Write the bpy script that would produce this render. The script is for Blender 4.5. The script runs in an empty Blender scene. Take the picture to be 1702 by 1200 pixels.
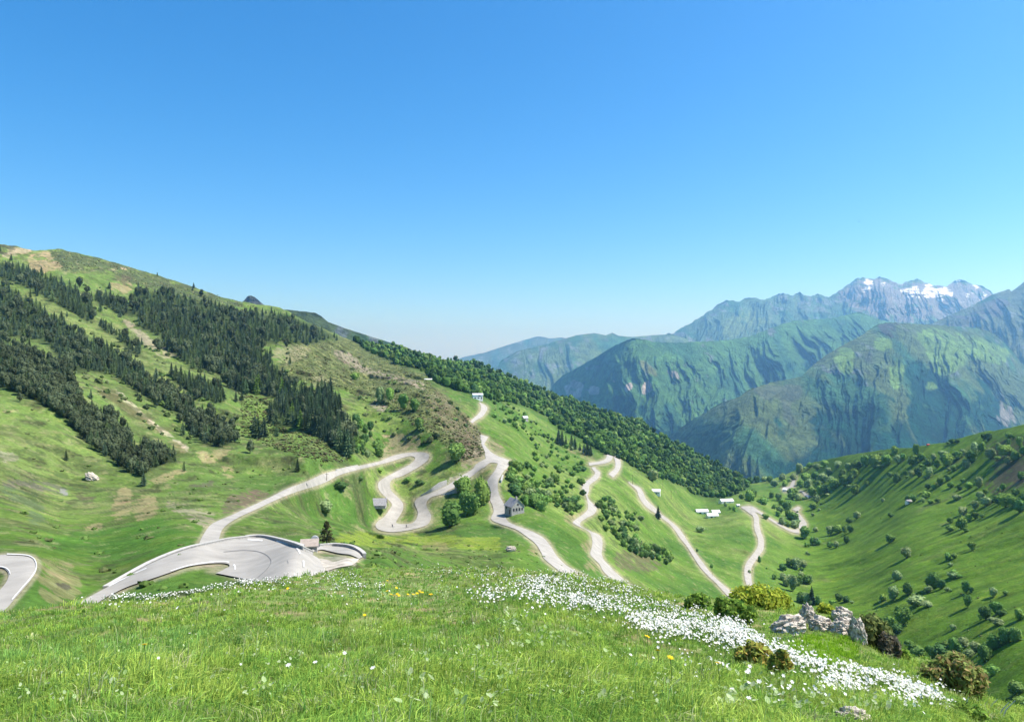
import bpy, math, random
import numpy as np
from mathutils import Vector, Matrix

# ------------------------------------------------------------------ scene
sc = bpy.context.scene
COL = sc.collection
W, H, F = 1702.0, 1200.0, 1215.0
rng = np.random.default_rng(11)
random.seed(5)

sc.view_settings.view_transform = 'Standard'
sc.view_settings.look = 'None'
sc.view_settings.gamma = 1.0
sc.view_settings.use_curve_mapping = False
sc.view_settings.exposure = 0.90
sc.cycles.use_denoising = True
sc.cycles.max_bounces = 4
sc.cycles.diffuse_bounces = 2
sc.cycles.transmission_bounces = 3
sc.cycles.volume_bounces = 1
sc.cycles.transparent_max_bounces = 4

cam_d = bpy.data.cameras.new('camera')
cam = bpy.data.objects.new('camera', cam_d); COL.objects.link(cam)
cam_d.sensor_width = 36.0
cam_d.lens = F / W * 36.0
cam_d.clip_start = 0.1
cam_d.clip_end = 90000.0
cam.rotation_euler = (math.radians(90), 0, 0)
sc.camera = cam

SUN_EL, SUN_AZ = math.radians(55), math.radians(94)      # azimuth clockwise from the view direction (+Y)
sdir = Vector((math.cos(SUN_EL) * math.sin(SUN_AZ), math.cos(SUN_EL) * math.cos(SUN_AZ), math.sin(SUN_EL)))
sd = bpy.data.lights.new('sun', 'SUN'); sd.energy = 5.0; sd.angle = math.radians(0.53); sd.color = (1.0, 0.965, 0.905)
so = bpy.data.objects.new('sun', sd); COL.objects.link(so)
so.rotation_euler = sdir.to_track_quat('Z', 'Y').to_euler()
so.location = sdir * 500

wd = bpy.data.worlds.new('World'); sc.world = wd; wd.use_nodes = True
nt = wd.node_tree
bg = nt.nodes['Background']
sky = nt.nodes.new('ShaderNodeTexSky'); sky.sky_type = 'NISHITA'
sky.sun_disc = False; sky.sun_elevation = SUN_EL; sky.sun_rotation = SUN_AZ
sky.altitude = 2000; sky.air_density = 1.0; sky.dust_density = 3.0; sky.ozone_density = 3.3
hs = nt.nodes.new('ShaderNodeHueSaturation'); hs.inputs['Saturation'].default_value = 1.38
nt.links.new(sky.outputs[0], hs.inputs['Color']); nt.links.new(hs.outputs[0], bg.inputs[0]); bg.inputs[1].default_value = 0.12

# ------------------------------------------------------------------ helpers
def tag(o, label=None, cat=None, group=None, kind=None):
    if label: o['label'] = label
    if cat: o['category'] = cat
    if group: o['group'] = group
    if kind: o['kind'] = kind
    return o

def link(name, data, parent=None, loc=None, rot=None, scale=None):
    o = bpy.data.objects.new(name, data); COL.objects.link(o)
    if parent: o.parent = parent
    if loc is not None: o.location = loc
    if rot is not None: o.rotation_euler = rot
    if scale is not None: o.scale = (scale,) * 3 if np.isscalar(scale) else scale
    return o

def np_mesh(name, V, faces, mats, col=None, mi=None, smooth=False):
    """faces: list of (n,k) int arrays"""
    me = bpy.data.meshes.new(name)
    V = np.ascontiguousarray(V, np.float32)
    me.vertices.add(len(V)); me.vertices.foreach_set('co', V.ravel())
    faces = [np.asarray(f, np.int32) for f in faces if len(f)]
    nl = sum(f.size for f in faces); nf = sum(len(f) for f in faces)
    me.loops.add(nl); me.polygons.add(nf)
    me.loops.foreach_set('vertex_index', np.concatenate([f.ravel() for f in faces]))
    tot = np.concatenate([np.full(len(f), f.shape[1], np.int32) for f in faces])
    start = np.concatenate([[0], np.cumsum(tot)[:-1]]).astype(np.int32)
    me.polygons.foreach_set('loop_start', start)
    me.polygons.foreach_set('loop_total', tot)
    if mi is not None: me.polygons.foreach_set('material_index', np.asarray(mi, np.int32))
    me.polygons.foreach_set('use_smooth', np.full(nf, smooth))
    for m in (mats if isinstance(mats, (list, tuple)) else [mats]): me.materials.append(m)
    if col is not None:
        c = np.ones((len(V), 4), np.float32); c[:, :3] = np.clip(col, 0, 1)
        a = me.color_attributes.new('Col', 'FLOAT_COLOR', 'POINT'); a.data.foreach_set('color', c.ravel())
    me.update(calc_edges=True)
    return me

def grid_faces(nu, nv):
    i = np.arange(nu - 1)[:, None]; j = np.arange(nv - 1)[None, :]
    a = i * nv + j
    return np.stack([a, a + nv, a + nv + 1, a + 1], -1).reshape(-1, 4)

def unproj(u, v, d):
    u, v, d = np.broadcast_arrays(np.asarray(u, float), np.asarray(v, float), np.asarray(d, float))
    return np.stack([(u - W / 2) / F * d, d, -(v - H / 2) / F * d], -1)

def _hash(xi, yi, seed):
    h = (xi * 374761393 + yi * 668265263 + seed * 974711) & 0xFFFFFFFF
    h = ((h ^ (h >> 13)) * 1274126177) & 0xFFFFFFFF
    return (h ^ (h >> 16)) & 0xFFFF

def perlin(x, y, seed=0):
    x = np.asarray(x, float); y = np.asarray(y, float)
    x0 = np.floor(x).astype(np.int64); y0 = np.floor(y).astype(np.int64)
    fx = x - x0; fy = y - y0
    sx = fx * fx * fx * (fx * (fx * 6 - 15) + 10); sy = fy * fy * fy * (fy * (fy * 6 - 15) + 10)
    def g(ix, iy, dx, dy):
        a = _hash(ix, iy, seed) * (2 * math.pi / 65536)
        return np.cos(a) * dx + np.sin(a) * dy
    n00 = g(x0, y0, fx, fy); n10 = g(x0 + 1, y0, fx - 1, fy)
    n01 = g(x0, y0 + 1, fx, fy - 1); n11 = g(x0 + 1, y0 + 1, fx - 1, fy - 1)
    a = n00 + sx * (n10 - n00); b = n01 + sx * (n11 - n01)
    return (a + sy * (b - a)) * 1.5

def fbm(x, y, o=4, seed=0, gain=0.5):
    r = 0; amp = 1; f = 1
    for k in range(o):
        r = r + amp * perlin(x * f, y * f, seed + k * 17); amp *= gain; f *= 2.03
    return r

def ridged(x, y, o=4, seed=0, gain=0.5):
    r = 0; amp = 1; f = 1
    for k in range(o):
        r = r + amp * (1 - 2 * np.abs(perlin(x * f, y * f, seed + k * 13))); amp *= gain; f *= 2.1
    return r

ZW = {1: (0, 380, 3.872), 2: (400, 460, 3.872), 3: (0, 640, 3.872), 4: (400, 700, 3.872), 5: (760, 640, 3.872),
      6: (1100, 740, 4.8), 7: (1350, 700, 4.6165), 8: (760, 440, 3.43), 9: (1200, 440, 3.3327),
      10: (0, 860, 3.53), 11: (400, 900, 3.958), 12: (800, 900, 3.958), 13: (1200, 950, 3.39),
      14: (560, 780, 8.51), 15: (740, 740, 8.572), 16: (480, 860, 8.51), 17: (1060, 780, 9.456),
      18: (1270, 770, 9.23), 19: (460, 740, 9.456), 20: (1220, 940, 6.667), 21: (680, 600, 11.35), 0: (0, 0, 1.0)}
def Z(k, *p):
    """points read in a close-up -> photograph pixels"""
    x0, y0, s = ZW[k]
    a = np.array(p, float).reshape(-1, 2)
    return a / s + np.array([x0, y0])

class Raster:
    """coarse picture-plane mask (2 px cells) used to look up which ground cover a piece of terrain carries"""
    U0, V0, S, NU, NV = -200, 350, 2.0, 1060, 480
    def __init__(s): s.a = np.zeros((s.NU, s.NV), np.float32)
    def poly(s, P, val=1.0):
        P = np.asarray(P, float)
        u = s.U0 + np.arange(s.NU) * s.S; v = s.V0 + np.arange(s.NV) * s.S
        iu = np.where((u >= P[:, 0].min() - 2) & (u <= P[:, 0].max() + 2))[0]
        iv = np.where((v >= P[:, 1].min() - 2) & (v <= P[:, 1].max() + 2))[0]
        if len(iu) == 0 or len(iv) == 0: return s
        m = inpoly(u[iu][:, None] + 0 * v[iv][None], v[iv][None] + 0 * u[iu][:, None], P)
        sub = s.a[np.ix_(iu, iv)]; sub[m] = val; s.a[np.ix_(iu, iv)] = sub
        return s
    def dots(s, P, val=1.0):
        i = np.round((P[:, 0] - s.U0) / s.S).astype(int); j = np.round((P[:, 1] - s.V0) / s.S).astype(int)
        k = (i >= 0) & (i < s.NU) & (j >= 0) & (j < s.NV); s.a[i[k], j[k]] = val
        return s
    def blur(s, r, n=2):
        for _ in range(n):
            for ax in (0, 1):
                p = np.pad(s.a, [(r + 1, r) if ax == 0 else (0, 0), (r + 1, r) if ax == 1 else (0, 0)], mode='edge')
                c = np.cumsum(p, ax, dtype=np.float64)
                s.a = ((c[2 * r + 1:] - c[:-2 * r - 1]) if ax == 0 else (c[:, 2 * r + 1:] - c[:, :-2 * r - 1])).astype(np.float32) / (2 * r + 1)
        return s
    def at(s, u, v):
        x = np.clip((u - s.U0) / s.S, 0, s.NU - 1.001); y = np.clip((v - s.V0) / s.S, 0, s.NV - 1.001)
        i = x.astype(int); j = y.astype(int); fx = x - i; fy = y - j; a = s.a
        return (a[i, j] * (1 - fx) * (1 - fy) + a[i + 1, j] * fx * (1 - fy) + a[i, j + 1] * (1 - fx) * fy + a[i + 1, j + 1] * fx * fy)

def inpoly(u, v, P):
    r = np.zeros(np.shape(u), bool); n = len(P); j = n - 1
    for i in range(n):
        xi, yi = P[i]; xj, yj = P[j]
        if yi != yj:
            c = ((yi > v) != (yj > v)) & (u < (xj - xi) * (v - yi) / (yj - yi) + xi); r ^= c
        j = i
    return r

def smoothstep(a, b, x):
    t = np.clip((x - a) / (b - a), 0, 1); return t * t * (3 - 2 * t)

def tps_fit(P, val, lam=1e-4):
    P = np.asarray(P, float) / 500.0; n = len(P)
    d2 = ((P[:, None] - P[None]) ** 2).sum(-1)
    K = 0.5 * d2 * np.log(d2 + 1e-12) + lam * np.eye(n)
    A = np.zeros((n + 3, n + 3)); A[:n, :n] = K; A[:n, n] = 1; A[:n, n + 1:] = P; A[n, :n] = 1; A[n + 1:, :n] = P.T
    w = np.linalg.solve(A, np.concatenate([val, np.zeros(3)]))
    def ev(u, v):
        u = np.asarray(u, float); v = np.asarray(v, float); sh = np.broadcast(u, v).shape
        q = np.stack([np.broadcast_to(u, sh).ravel(), np.broadcast_to(v, sh).ravel()], -1) / 500.0
        out = np.empty(len(q))
        for s in range(0, len(q), 60000):
            qq = q[s:s + 60000]
            d2 = ((qq[:, None, 0] - P[None, :, 0]) ** 2 + (qq[:, None, 1] - P[None, :, 1]) ** 2)
            out[s:s + 60000] = (0.5 * d2 * np.log(d2 + 1e-12)) @ w[:n] + w[n] + qq @ w[n + 1:]
        return out.reshape(sh)
    return ev

# ------------------------------------------------------------------ materials
def mat_new(name):
    m = bpy.data.materials.new(name); m.use_nodes = True
    t = m.node_tree; b = t.nodes['Principled BSDF']; b.inputs['Specular IOR Level'].default_value = 0.2
    return m, t, b
def nd(t, k, **kw):
    n = t.nodes.new(k)
    for a, v in kw.items(): setattr(n, a, v)
    return n
def noise(t, scale, detail=6.0, rough=0.6, coord='Object', mapscale=None):
    tc = nd(t, 'ShaderNodeTexCoord'); n = nd(t, 'ShaderNodeTexNoise')
    n.inputs['Scale'].default_value = scale; n.inputs['Detail'].default_value = detail; n.inputs['Roughness'].default_value = rough
    if mapscale:
        mp = nd(t, 'ShaderNodeMapping'); mp.inputs['Scale'].default_value = mapscale
        t.links.new(tc.outputs[coord], mp.inputs['Vector']); t.links.new(mp.outputs[0], n.inputs['Vector'])
    else: t.links.new(tc.outputs[coord], n.inputs['Vector'])
    return n
def remap(t, out, a, b, c, d):
    m = nd(t, 'ShaderNodeMapRange'); t.links.new(out, m.inputs[0])
    for i, x in enumerate((a, b, c, d)): m.inputs[i + 1].default_value = x
    return m.outputs[0]
def mul(t, ca, fac):
    m = nd(t, 'ShaderNodeVectorMath', operation='SCALE'); t.links.new(ca, m.inputs[0]); t.links.new(fac, m.inputs['Scale'])
    return m.outputs[0]
def mathn(t, op, a, b):
    m = nd(t, 'ShaderNodeMath', operation=op)
    for i, x in enumerate((a, b)):
        if isinstance(x, (int, float)): m.inputs[i].default_value = x
        else: t.links.new(x, m.inputs[i])
    return m.outputs[0]

def mat_terrain(name, s1, s2, lo=0.6, hi=1.4, bump=0.0, bs=1.0, bdist=1.0, turf=False):
    m, t, b = mat_new(name)
    at = nd(t, 'ShaderNodeAttribute', attribute_name='Col')
    n1 = noise(t, s1, 8, 0.62); n2 = noise(t, s2, 8, 0.65)
    f1 = remap(t, n1.outputs[0], 0.3, 0.7, lo, hi); f2 = remap(t, n2.outputs[0], 0.3, 0.7, lo, hi)
    c = mul(t, at.outputs['Color'], mathn(t, 'MULTIPLY', f1, f2))
    if turf:
        for sc_, tint, a, w in ((0.22, (1.55, 1.22, 1.5, 1), 0.53, 0.75), (0.35, (0.55, 0.66, 0.7, 1), 0.56, 0.8), (1.1, (1.7, 1.3, 1.9, 1), 0.60, 0.7)):
            n = noise(t, sc_, 9, 0.72); k = remap(t, n.outputs[0], a, a + 0.09, 0, w)
            mx = nd(t, 'ShaderNodeMix', data_type='RGBA', blend_type='MULTIPLY'); t.links.new(k, mx.inputs[0]); t.links.new(c, mx.inputs[6]); mx.inputs[7].default_value = tint; c = mx.outputs[2]
    t.links.new(c, b.inputs['Base Color']); b.inputs['Roughness'].default_value = 0.95; b.inputs['Specular IOR Level'].default_value = 0.05
    if bump:
        nb = noise(t, bs, 8, 0.7); bp = nd(t, 'ShaderNodeBump'); bp.inputs['Strength'].default_value = bump; bp.inputs['Distance'].default_value = bdist
        t.links.new(nb.outputs[0], bp.inputs['Height']); t.links.new(bp.outputs[0], b.inputs['Normal'])
    return m

def mat_plain(name, c, rough=0.8, var=0.25, ns=3.0, spec=0.2, rnd=0.0, coord='Object'):
    m, t, b = mat_new(name)
    n = noise(t, ns, 6, 0.65, coord); f = remap(t, n.outputs[0], 0.3, 0.7, 1 - var, 1 + var)
    rgb = nd(t, 'ShaderNodeRGB'); rgb.outputs[0].default_value = (*c, 1)
    if rnd:
        oi = nd(t, 'ShaderNodeObjectInfo'); f = mathn(t, 'MULTIPLY', f, remap(t, oi.outputs['Random'], 0, 1, 1 - rnd, 1 + rnd))
    t.links.new(mul(t, rgb.outputs[0], f), b.inputs['Base Color'])
    b.inputs['Roughness'].default_value = rough; b.inputs['Specular IOR Level'].default_value = spec
    return m

def mat_leaf(name, c=None, rnd=0.25, var=0.3, ns=1.0, trans=0.35):
    """foliage: diffuse + translucent; colour from c or the Col attribute"""
    m, t, b = mat_new(name)
    if c is None: src = nd(t, 'ShaderNodeAttribute', attribute_name='Col').outputs['Color']
    else:
        rgb = nd(t, 'ShaderNodeRGB'); rgb.outputs[0].default_value = (*c, 1); src = rgb.outputs[0]
    f = None
    if var:
        n = noise(t, ns, 5, 0.7); f = remap(t, n.outputs[0], 0.3, 0.7, 1 - var, 1 + var)
    if rnd:
        oi = nd(t, 'ShaderNodeObjectInfo'); r = remap(t, oi.outputs['Random'], 0, 1, 1 - rnd, 1 + rnd)
        f = r if f is None else mathn(t, 'MULTIPLY', f, r)
        hs = nd(t, 'ShaderNodeHueSaturation'); t.links.new(src, hs.inputs['Color'])
        t.links.new(remap(t, mathn(t, 'FRACT', mathn(t, 'MULTIPLY', oi.outputs['Random'], 37.7), 0), 0, 1, 0.485, 0.515), hs.inputs['Hue']); src = hs.outputs[0]
    if f is not None: src = mul(t, src, f)
    t.nodes.remove(b)
    d = nd(t, 'ShaderNodeBsdfDiffuse'); tr = nd(t, 'ShaderNodeBsdfTranslucent'); mx = nd(t, 'ShaderNodeMixShader'); mx.inputs[0].default_value = trans
    t.links.new(src, d.inputs[0]); t.links.new(src, tr.inputs[0])
    t.links.new(d.outputs[0], mx.inputs[1]); t.links.new(tr.outputs[0], mx.inputs[2])
    t.links.new(mx.outputs[0], t.nodes['Material Output'].inputs[0])
    return m

M_hill = mat_terrain('hill_ground', 0.9, 0.07, 0.72, 1.28, 0.6, 0.5, 1.4, True)
M_mtn = mat_terrain('mountain_ground', 0.025, 0.006, 0.55, 1.45, 1.0, 0.03, 60.0)
M_mead = mat_terrain('meadow_soil', 6.0, 0.8, 0.6, 1.4, 0.3, 20.0, 0.03)
M_asph = mat_plain('bleached_asphalt', (0.300, 0.282, 0.250), 0.9, 0.18, 0.22, 0.1)
M_conc = mat_plain('pale_concrete', (0.40, 0.385, 0.355), 0.9, 0.18, 1.2, 0.1)
M_greyconc = mat_plain('grey_concrete', (0.36, 0.36, 0.37), 0.9, 0.18, 0.7, 0.1)
M_line = mat_plain('worn_road_paint', (0.55, 0.54, 0.51), 0.8, 0.25, 1.2)
M_white = mat_plain('white_paint', (0.80, 0.80, 0.78), 0.7, 0.06, 2.0)
M_gravel = mat_plain('gravel', (0.37, 0.335, 0.28), 0.95, 0.45, 0.8, 0.05)
M_slate = mat_plain('slate_roof', (0.26, 0.25, 0.26), 0.7, 0.25, 1.5)
M_sheet = mat_plain('sheet_roof', (0.62, 0.62, 0.64), 0.6, 0.10, 0.8)
M_stonewall = mat_plain('stone_wall', (0.33, 0.315, 0.29), 0.9, 0.3, 1.5, 0.1)
M_dark = mat_plain('dark_opening', (0.03, 0.03, 0.035), 0.6, 0.1, 2.0)
M_wood = mat_plain('weathered_wood', (0.14, 0.11, 0.08), 0.9, 0.3, 2.0, 0.1)
M_bark = mat_plain('bark', (0.10, 0.08, 0.06), 0.95, 0.3, 2.0, 0.05)
M_red = mat_plain('red_sheet', (0.35, 0.05, 0.04), 0.6, 0.1, 2.0)
M_tar = mat_plain('tar_seam', (0.17, 0.165, 0.16), 0.8, 0.2, 2.0, 0.1)

# ------------------------------------------------------------------ road tracing (left edge, right edge)
def pairs(z1, L, z2=None):
    a = np.array(L, float).reshape(-1, 4)
    return np.hstack([Z(z1, a[:, :2]), Z(z2 or z1, a[:, 2:])])
R_A = np.vstack([
    pairs(3, [1270,1060,1395,1030, 1285,1015,1410,990, 1310,965,1430,935, 1350,908,1470,895, 1400,878,1540,853, 1480,845,1600,825]),
    pairs(4, [0,580,0,615, 100,535,110,566, 200,487,212,517, 300,437,312,475, 400,400,415,440, 470,370,490,418, 530,342,560,390,
              610,322,640,348, 760,290,770,312, 890,262,895,282, 940,240,960,265, 1020,215,1040,240, 1100,204,1085,228, 1170,203,1110,230,
              1207,214,1121,238, 1213,232,1120,252, 1195,262,1092,278, 1130,307,1040,307, 1040,355,960,348, 985,373,905,380, 962,400,884,408,
              968,445,893,448, 1010,490,930,490, 1042,528,972,535, 1046,565,958,570, 1028,605,925,615, 1004,640,885,645, 1002,655,868,672,
              1015,662,885,698, 1040,664,940,713, 1075,663,1010,714, 1105,657,1110,698, 1128,635,1195,672, 1139,605,1222,640, 1138,580,1224,605,
              1125,548,1200,560, 1120,522,1197,525, 1140,497,1225,493, 1190,478,1290,473, 1280,440,1350,442, 1350,402,1400,420]),
    pairs(15, [250,430,260,525, 330,385,390,440, 395,340,475,370, 445,275,560,315, 575,195,645,255, 640,140,742,262])])
R_B = np.vstack([
    pairs(5, [150,322,200,336, 150,345,188,358, 152,365,178,374]),
    pairs(15, [520,0,565,0, 560,90,640,90, 580,190,740,155, 650,250,860,200, 740,258,932,238, 735,310,890,320, 690,390,830,385, 612,490,765,490,
               600,550,750,550, 640,620,752,640, 650,720,775,720, 640,790,805,785, 672,860,842,855, 687,950,858,950, 655,1060,862,1035, 770,1120,910,1100, 900,1165,1010,1150]),
    pairs(5, [385,935,430,925, 450,980,500,953, 505,1025,560,990, 540,1080,605,1045, 560,1120,640,1100, 620,1170,700,1160, 665,1205,775,1205, 740,1260,880,1270])])
R_C = pairs(21, [1310,785,1330,785, 1345,830,1440,850, 1355,880,1478,905, 1350,940,1450,970, 1290,1020,1380,1060, 1200,1100,1260,1130, 1150,1150,1200,1180])
R_D = pairs(5, [845,502,850,522, 865,500,870,518, 920,492,940,508, 952,478,977,497, 962,458,997,480, 963,440,1003,464, 1000,446,1008,470, 1040,470,1016,492, 1053,505,1018,515,
               1048,540,1012,540, 1028,572,995,556, 1003,598,973,574])
R_E = pairs(5, [866,530,890,530, 868,541,893,541, 886,568,921,568, 870,593,905,605, 832,620,868,632, 809,645,850,652, 806,680,847,685, 826,712,838,712, 836,745,855,748,
               840,798,895,785, 812,832,885,828, 772,860,825,862, 744,885,793,888, 768,905,800,913, 835,937,860,943, 857,960,915,968, 869,1000,934,1003,
               867,1040,934,1050, 856,1090,930,1090, 880,1120,945,1128, 915,1155,980,1165, 940,1200,1012,1200, 990,1250,1080,1260, 1060,1320,1150,1330])
R_F = np.vstack([pairs(5, [1100,628,1108,626, 1113,640,1120,638, 1155,680,1170,660, 1165,710,1195,690, 1185,750,1215,735, 1220,790,1250,770, 1275,828,1292,808]),
    pairs(6, [0,585,0,555, 60,630,60,600, 110,690,130,660, 150,750,170,710, 200,810,220,790, 250,890,270,860, 310,980,330,940, 380,1055,390,1020, 430,1100,440,1070, 470,1145,520,1140, 530,1210,590,1200])])
R_G = pairs(6, [655,512,690,500, 690,540,715,515, 708,552,745,538, 725,565,765,560, 735,595,776,590, 735,640,778,635, 745,690,790,690, 765,740,812,750, 768,790,815,800, 755,830,808,840, 720,880,780,880,
               680,930,745,930, 660,980,720,970, 658,1030,712,1010, 665,1080,715,1060, 675,1115,722,1110, 690,1180,740,1180])
R_H = np.vstack([pairs(18, [475,185,498,185, 450,240,485,245, 415,310,470,320, 385,360,450,370, 300,370,350,420, 285,400,320,440]),])
R_I = np.vstack([pairs(18, [430,715,515,665, 480,735,560,690, 490,760,520,750, 510,820,570,810, 535,880,625,880, 535,950,655,950, 530,1010,620,1000]),])
R_J = pairs(6, [1098,705,1095,668, 1045,697,1045,674, 990,674,985,654, 932,642,930,620, 880,610,875,590, 818,572,820,555, 765,542,770,520, 712,528,720,491, 690,516,665,489, 652,514,630,494])
R_K = pairs(18, [540,425,560,420, 590,460,620,450, 640,530,700,505])
R_N = np.vstack([pairs(10, [300,600,480,580, 410,530,600,490, 520,475,690,440, 630,415,770,405, 740,355,880,370, 880,280,990,332, 1010,225,1090,298, 1120,190,1180,282, 1240,163,1250,275, 1340,143,1310,274, 1440,132,1340,280]),
    pairs(4, [60,757,-72,935, 150,758,-72,937, 250,785,-72,938, 350,818,-72,940, 440,858,-73,941, 500,890,-75,944, 530,940,-80,947, 545,985,-95,953, 540,1040,-120,968, 520,1120,-160,985])])
R_L = pairs(10, [-250,330,-250,400, -120,250,-120,330, 0,224,-10,302, 80,219,15,302, 150,224,32,310, 197,243,46,325, 217,280,50,342, 212,320,47,360, 185,365,35,385, 140,420,15,412, 80,490,-20,450, 20,560,-70,500, -60,640,-150,580])
R_P = pairs(16, [330,440,340,500, 440,428,460,470, 540,422,570,490, 700,424,680,515, 850,442,780,530, 950,480,860,540, 1020,535,940,570, 1045,575,1000,600])
ROADS = [R_A, R_B, R_C, R_D, R_E, R_F, R_G, R_H, R_I, R_J, R_K, R_N, R_L, R_P]

def densify(P, n=6):
    """Catmull-Rom through the stations"""
    P = np.vstack([2 * P[0] - P[1], P, 2 * P[-1] - P[-2]]); out = []
    for i in range(1, len(P) - 2):
        p0, p1, p2, p3 = P[i - 1:i + 3]
        for k in range(n):
            t = k / n
            out.append(0.5 * (2 * p1 + (p2 - p0) * t + (2 * p0 - 5 * p1 + 4 * p2 - p3) * t * t + (3 * p1 - p0 - 3 * p2 + p3) * t ** 3))
    out.append(P[-2]); return np.array(out)

road_mask = Raster(); road_edge = Raster()
for R in ROADS:
    D = densify(R, 12)
    for s in np.linspace(-0.1, 1.1, 26): road_mask.dots(D[:, :2] * (1 - s) + D[:, 2:] * s)
road_edge.a = road_mask.a.copy(); road_edge.blur(1, 2); road_mask.blur(3, 2)

# ------------------------------------------------------------------ the hillside and valley
CREST = np.array([(-760,372),(-460,382),(-260,388),(-100,398),(0,406),(26,409),(55,417),(80,415),(97,414),(145,424),(196,438),(232,449),(261,457),(297,469),(336,482),(372,495),(403,502),(439,507),(464,511),
    (480,518),(508,534),(545,549),(581,565),(607,569),(653,574),(684,584),(710,592),(736,597),(761,599),(782,603),(813,611),(847,625),(876,638),(920,654),(964,669),(993,678),(1022,688),
    (1051,697),(1075,707),(1095,723),(1139,746),(1168,758),(1197,775),(1215,786),(1233,796),(1246,803),(1258,802),(1277,798),(1294,793),(1308,787),(1329,780),(1350,769),(1382,762),(1415,755),
    (1447,751),(1484,745),(1512,744),(1545,739),(1577,734),(1610,724),(1632,718),(1664,714),(1702,705),(1800,684),(1960,660),(2200,632),(2520,612)], float)
CP = [(-200,392,850),(0,408,900),(110,416,950),(200,440,950),(320,478,1000),(430,507,1050),(500,528,1120),(560,556,1200),(640,573,1450),(740,597,1600),(860,632,1550),(1000,682,1480),(1060,702,1430),
    (1150,752,1350),(1240,800,1300),(800,685,640),(795,660,720),(715,630,760),(870,693,820),(900,740,700),(1015,770,720),(1060,810,680),(1090,822,720),(1206,832,950),(1165,850,880),(1250,850,830),(1330,880,830),
    (1310,850,930),(1320,800,1200),(1250,950,560),(1160,940,520),(1030,960,330),(1000,900,400),(990,840,480),(975,800,560),(955,950,250),(900,890,300),(830,860,340),(830,800,380),(845,770,420),(805,730,480),
    (640,870,350),(690,870,350),(720,840,370),(790,790,400),(700,757,440),(640,820,385),(600,775,360),(500,810,260),(420,850,190),(350,885,130),(330,908,99),(500,905,95),(530,940,84),(330,940,84),
    (250,950,82),(140,1003,70),(0,1012,58),(60,940,76),(0,925,84),(-100,930,80),(-100,1020,52),(100,850,180),(200,800,240),(230,790,260),(300,775,290),(0,800,190),(0,655,320),(100,700,300),(130,630,400),(390,740,360),
    (250,600,520),(370,660,480),(450,690,470),(640,740,450),(760,700,500),(778,740,440),(560,600,780),(700,620,800),(450,560,800),(350,520,860),(100,470,780),(0,530,600),(200,540,700),(-200,700,250),(-200,850,130),
    (0,1100,42),(200,1100,46),(400,1050,58),(600,1050,64),(600,960,84),(590,915,106),(640,920,120),(700,905,270),(760,905,255),(850,925,225),(760,850,355),(800,870,325),(740,875,335),(690,835,385),(640,845,370),(590,840,300),(680,800,405),(740,800,395),(620,890,285),(690,890,315),(700,930,170),(622,905,205),(600,880,288),(460,868,182),(520,868,232),(575,868,285),(655,902,245),(560,896,150),(800,1000,170),(800,1100,110),(1000,1050,190),(1000,1150,130),
    (1200,1000,430),(1200,1150,230),(1400,1100,380),(1702,705,700),(1900,670,600),(1610,724,790),(1540,740,850),(1400,765,1080),(1300,797,1250),(1702,1100,260),(1702,950,390),(1702,850,500),(1500,900,580),
    (1500,1000,430),(1600,1050,340),(1400,900,720),(1400,1000,490),(1350,1050,430),(1650,1180,240),(1340,940,640),(1900,900,360),(1900,1150,200),(1600,800,680),(1450,830,820),(400,1200,36),(0,1200,28),(1000,1250,100),(1500,1250,240)]
CP += [(-700,378,780),(-450,386,810),(-450,640,300),(-450,850,110),(-700,850,95),(-450,1030,44),(-700,1100,30),(2200,640,560),(2500,620,520),(2250,900,300),(2500,1150,140),(2200,1150,165)]
CP = np.array(CP, float)
hillL = tps_fit(CP[:, :2], np.log(CP[:, 2]), 2e-4)

def hill_D(u, v, dv=1.5, with_noise=True):
    u = np.asarray(u, float); v = np.asarray(v, float)
    L = hillL(u, v); D = np.exp(L)
    if not with_noise: return D
    g = (hillL(u, v - dv) - hillL(u, v + dv)) / (2 * dv)            # -dL/dv
    g = np.clip(g, 0.0008, 0.02)
    p = unproj(u, v, D); x, y = p[..., 0], p[..., 1]
    cv = np.interp(u, CREST[:, 0], CREST[:, 1])
    far = smoothstep(60, 350, D)
    h = 3.0 * fbm(x / 150, y / 150, 3, 3) * far
    a = (x * 0.80 - y * 0.60); b = (x * 0.60 + y * 0.80)
    left = smoothstep(820, 560, u) * far
    h = h + left * (3.6 * fbm(b / 55 + 0.4 * fbm(x / 90, y / 90, 2, 9), a / 260, 3, 21)) 
    a2 = (x * 0.9 - y * 0.3); b2 = (x * 0.3 + y * 0.95)
    right = smoothstep(1300, 1420, u)
    h = h + right * (0.5 * fbm(b2 / 60, a2 / 120, 3, 31) + 0.35 * fbm(b2 / 9, a2 / 40, 3, 32))
    h = h + (0.75 * fbm(x / 22, y / 22, 4, 5)) * (0.35 + 0.65 * far)
    spur = spur_mask.at(u, v)
    h = h + spur * 1.8 * (ridged(x / 30, y / 45, 4, 41) - 0.8)
    m = (1 - np.clip(road_mask.at(u, v) * 1.8, 0, 1))
    edge = smoothstep(0, 14, v - cv) * 0.8 + 0.2
    lim = 0.10
    return D * np.exp(np.clip(-g * F * h * m * edge / D, -lim, lim))

def hill_P(u, v): return unproj(u, v, hill_G(u, v))

spur_mask = Raster()
spur_mask.poly(Z(2, 380,430, 700,400, 1000,560, 1180,650, 1300,760, 1540,1000, 1570,1160, 1450,1200, 1380,1100, 1200,960, 1000,830, 800,760, 700,700, 500,680, 300,640, 260,560))
spur_mask.blur(5, 2)

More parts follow.
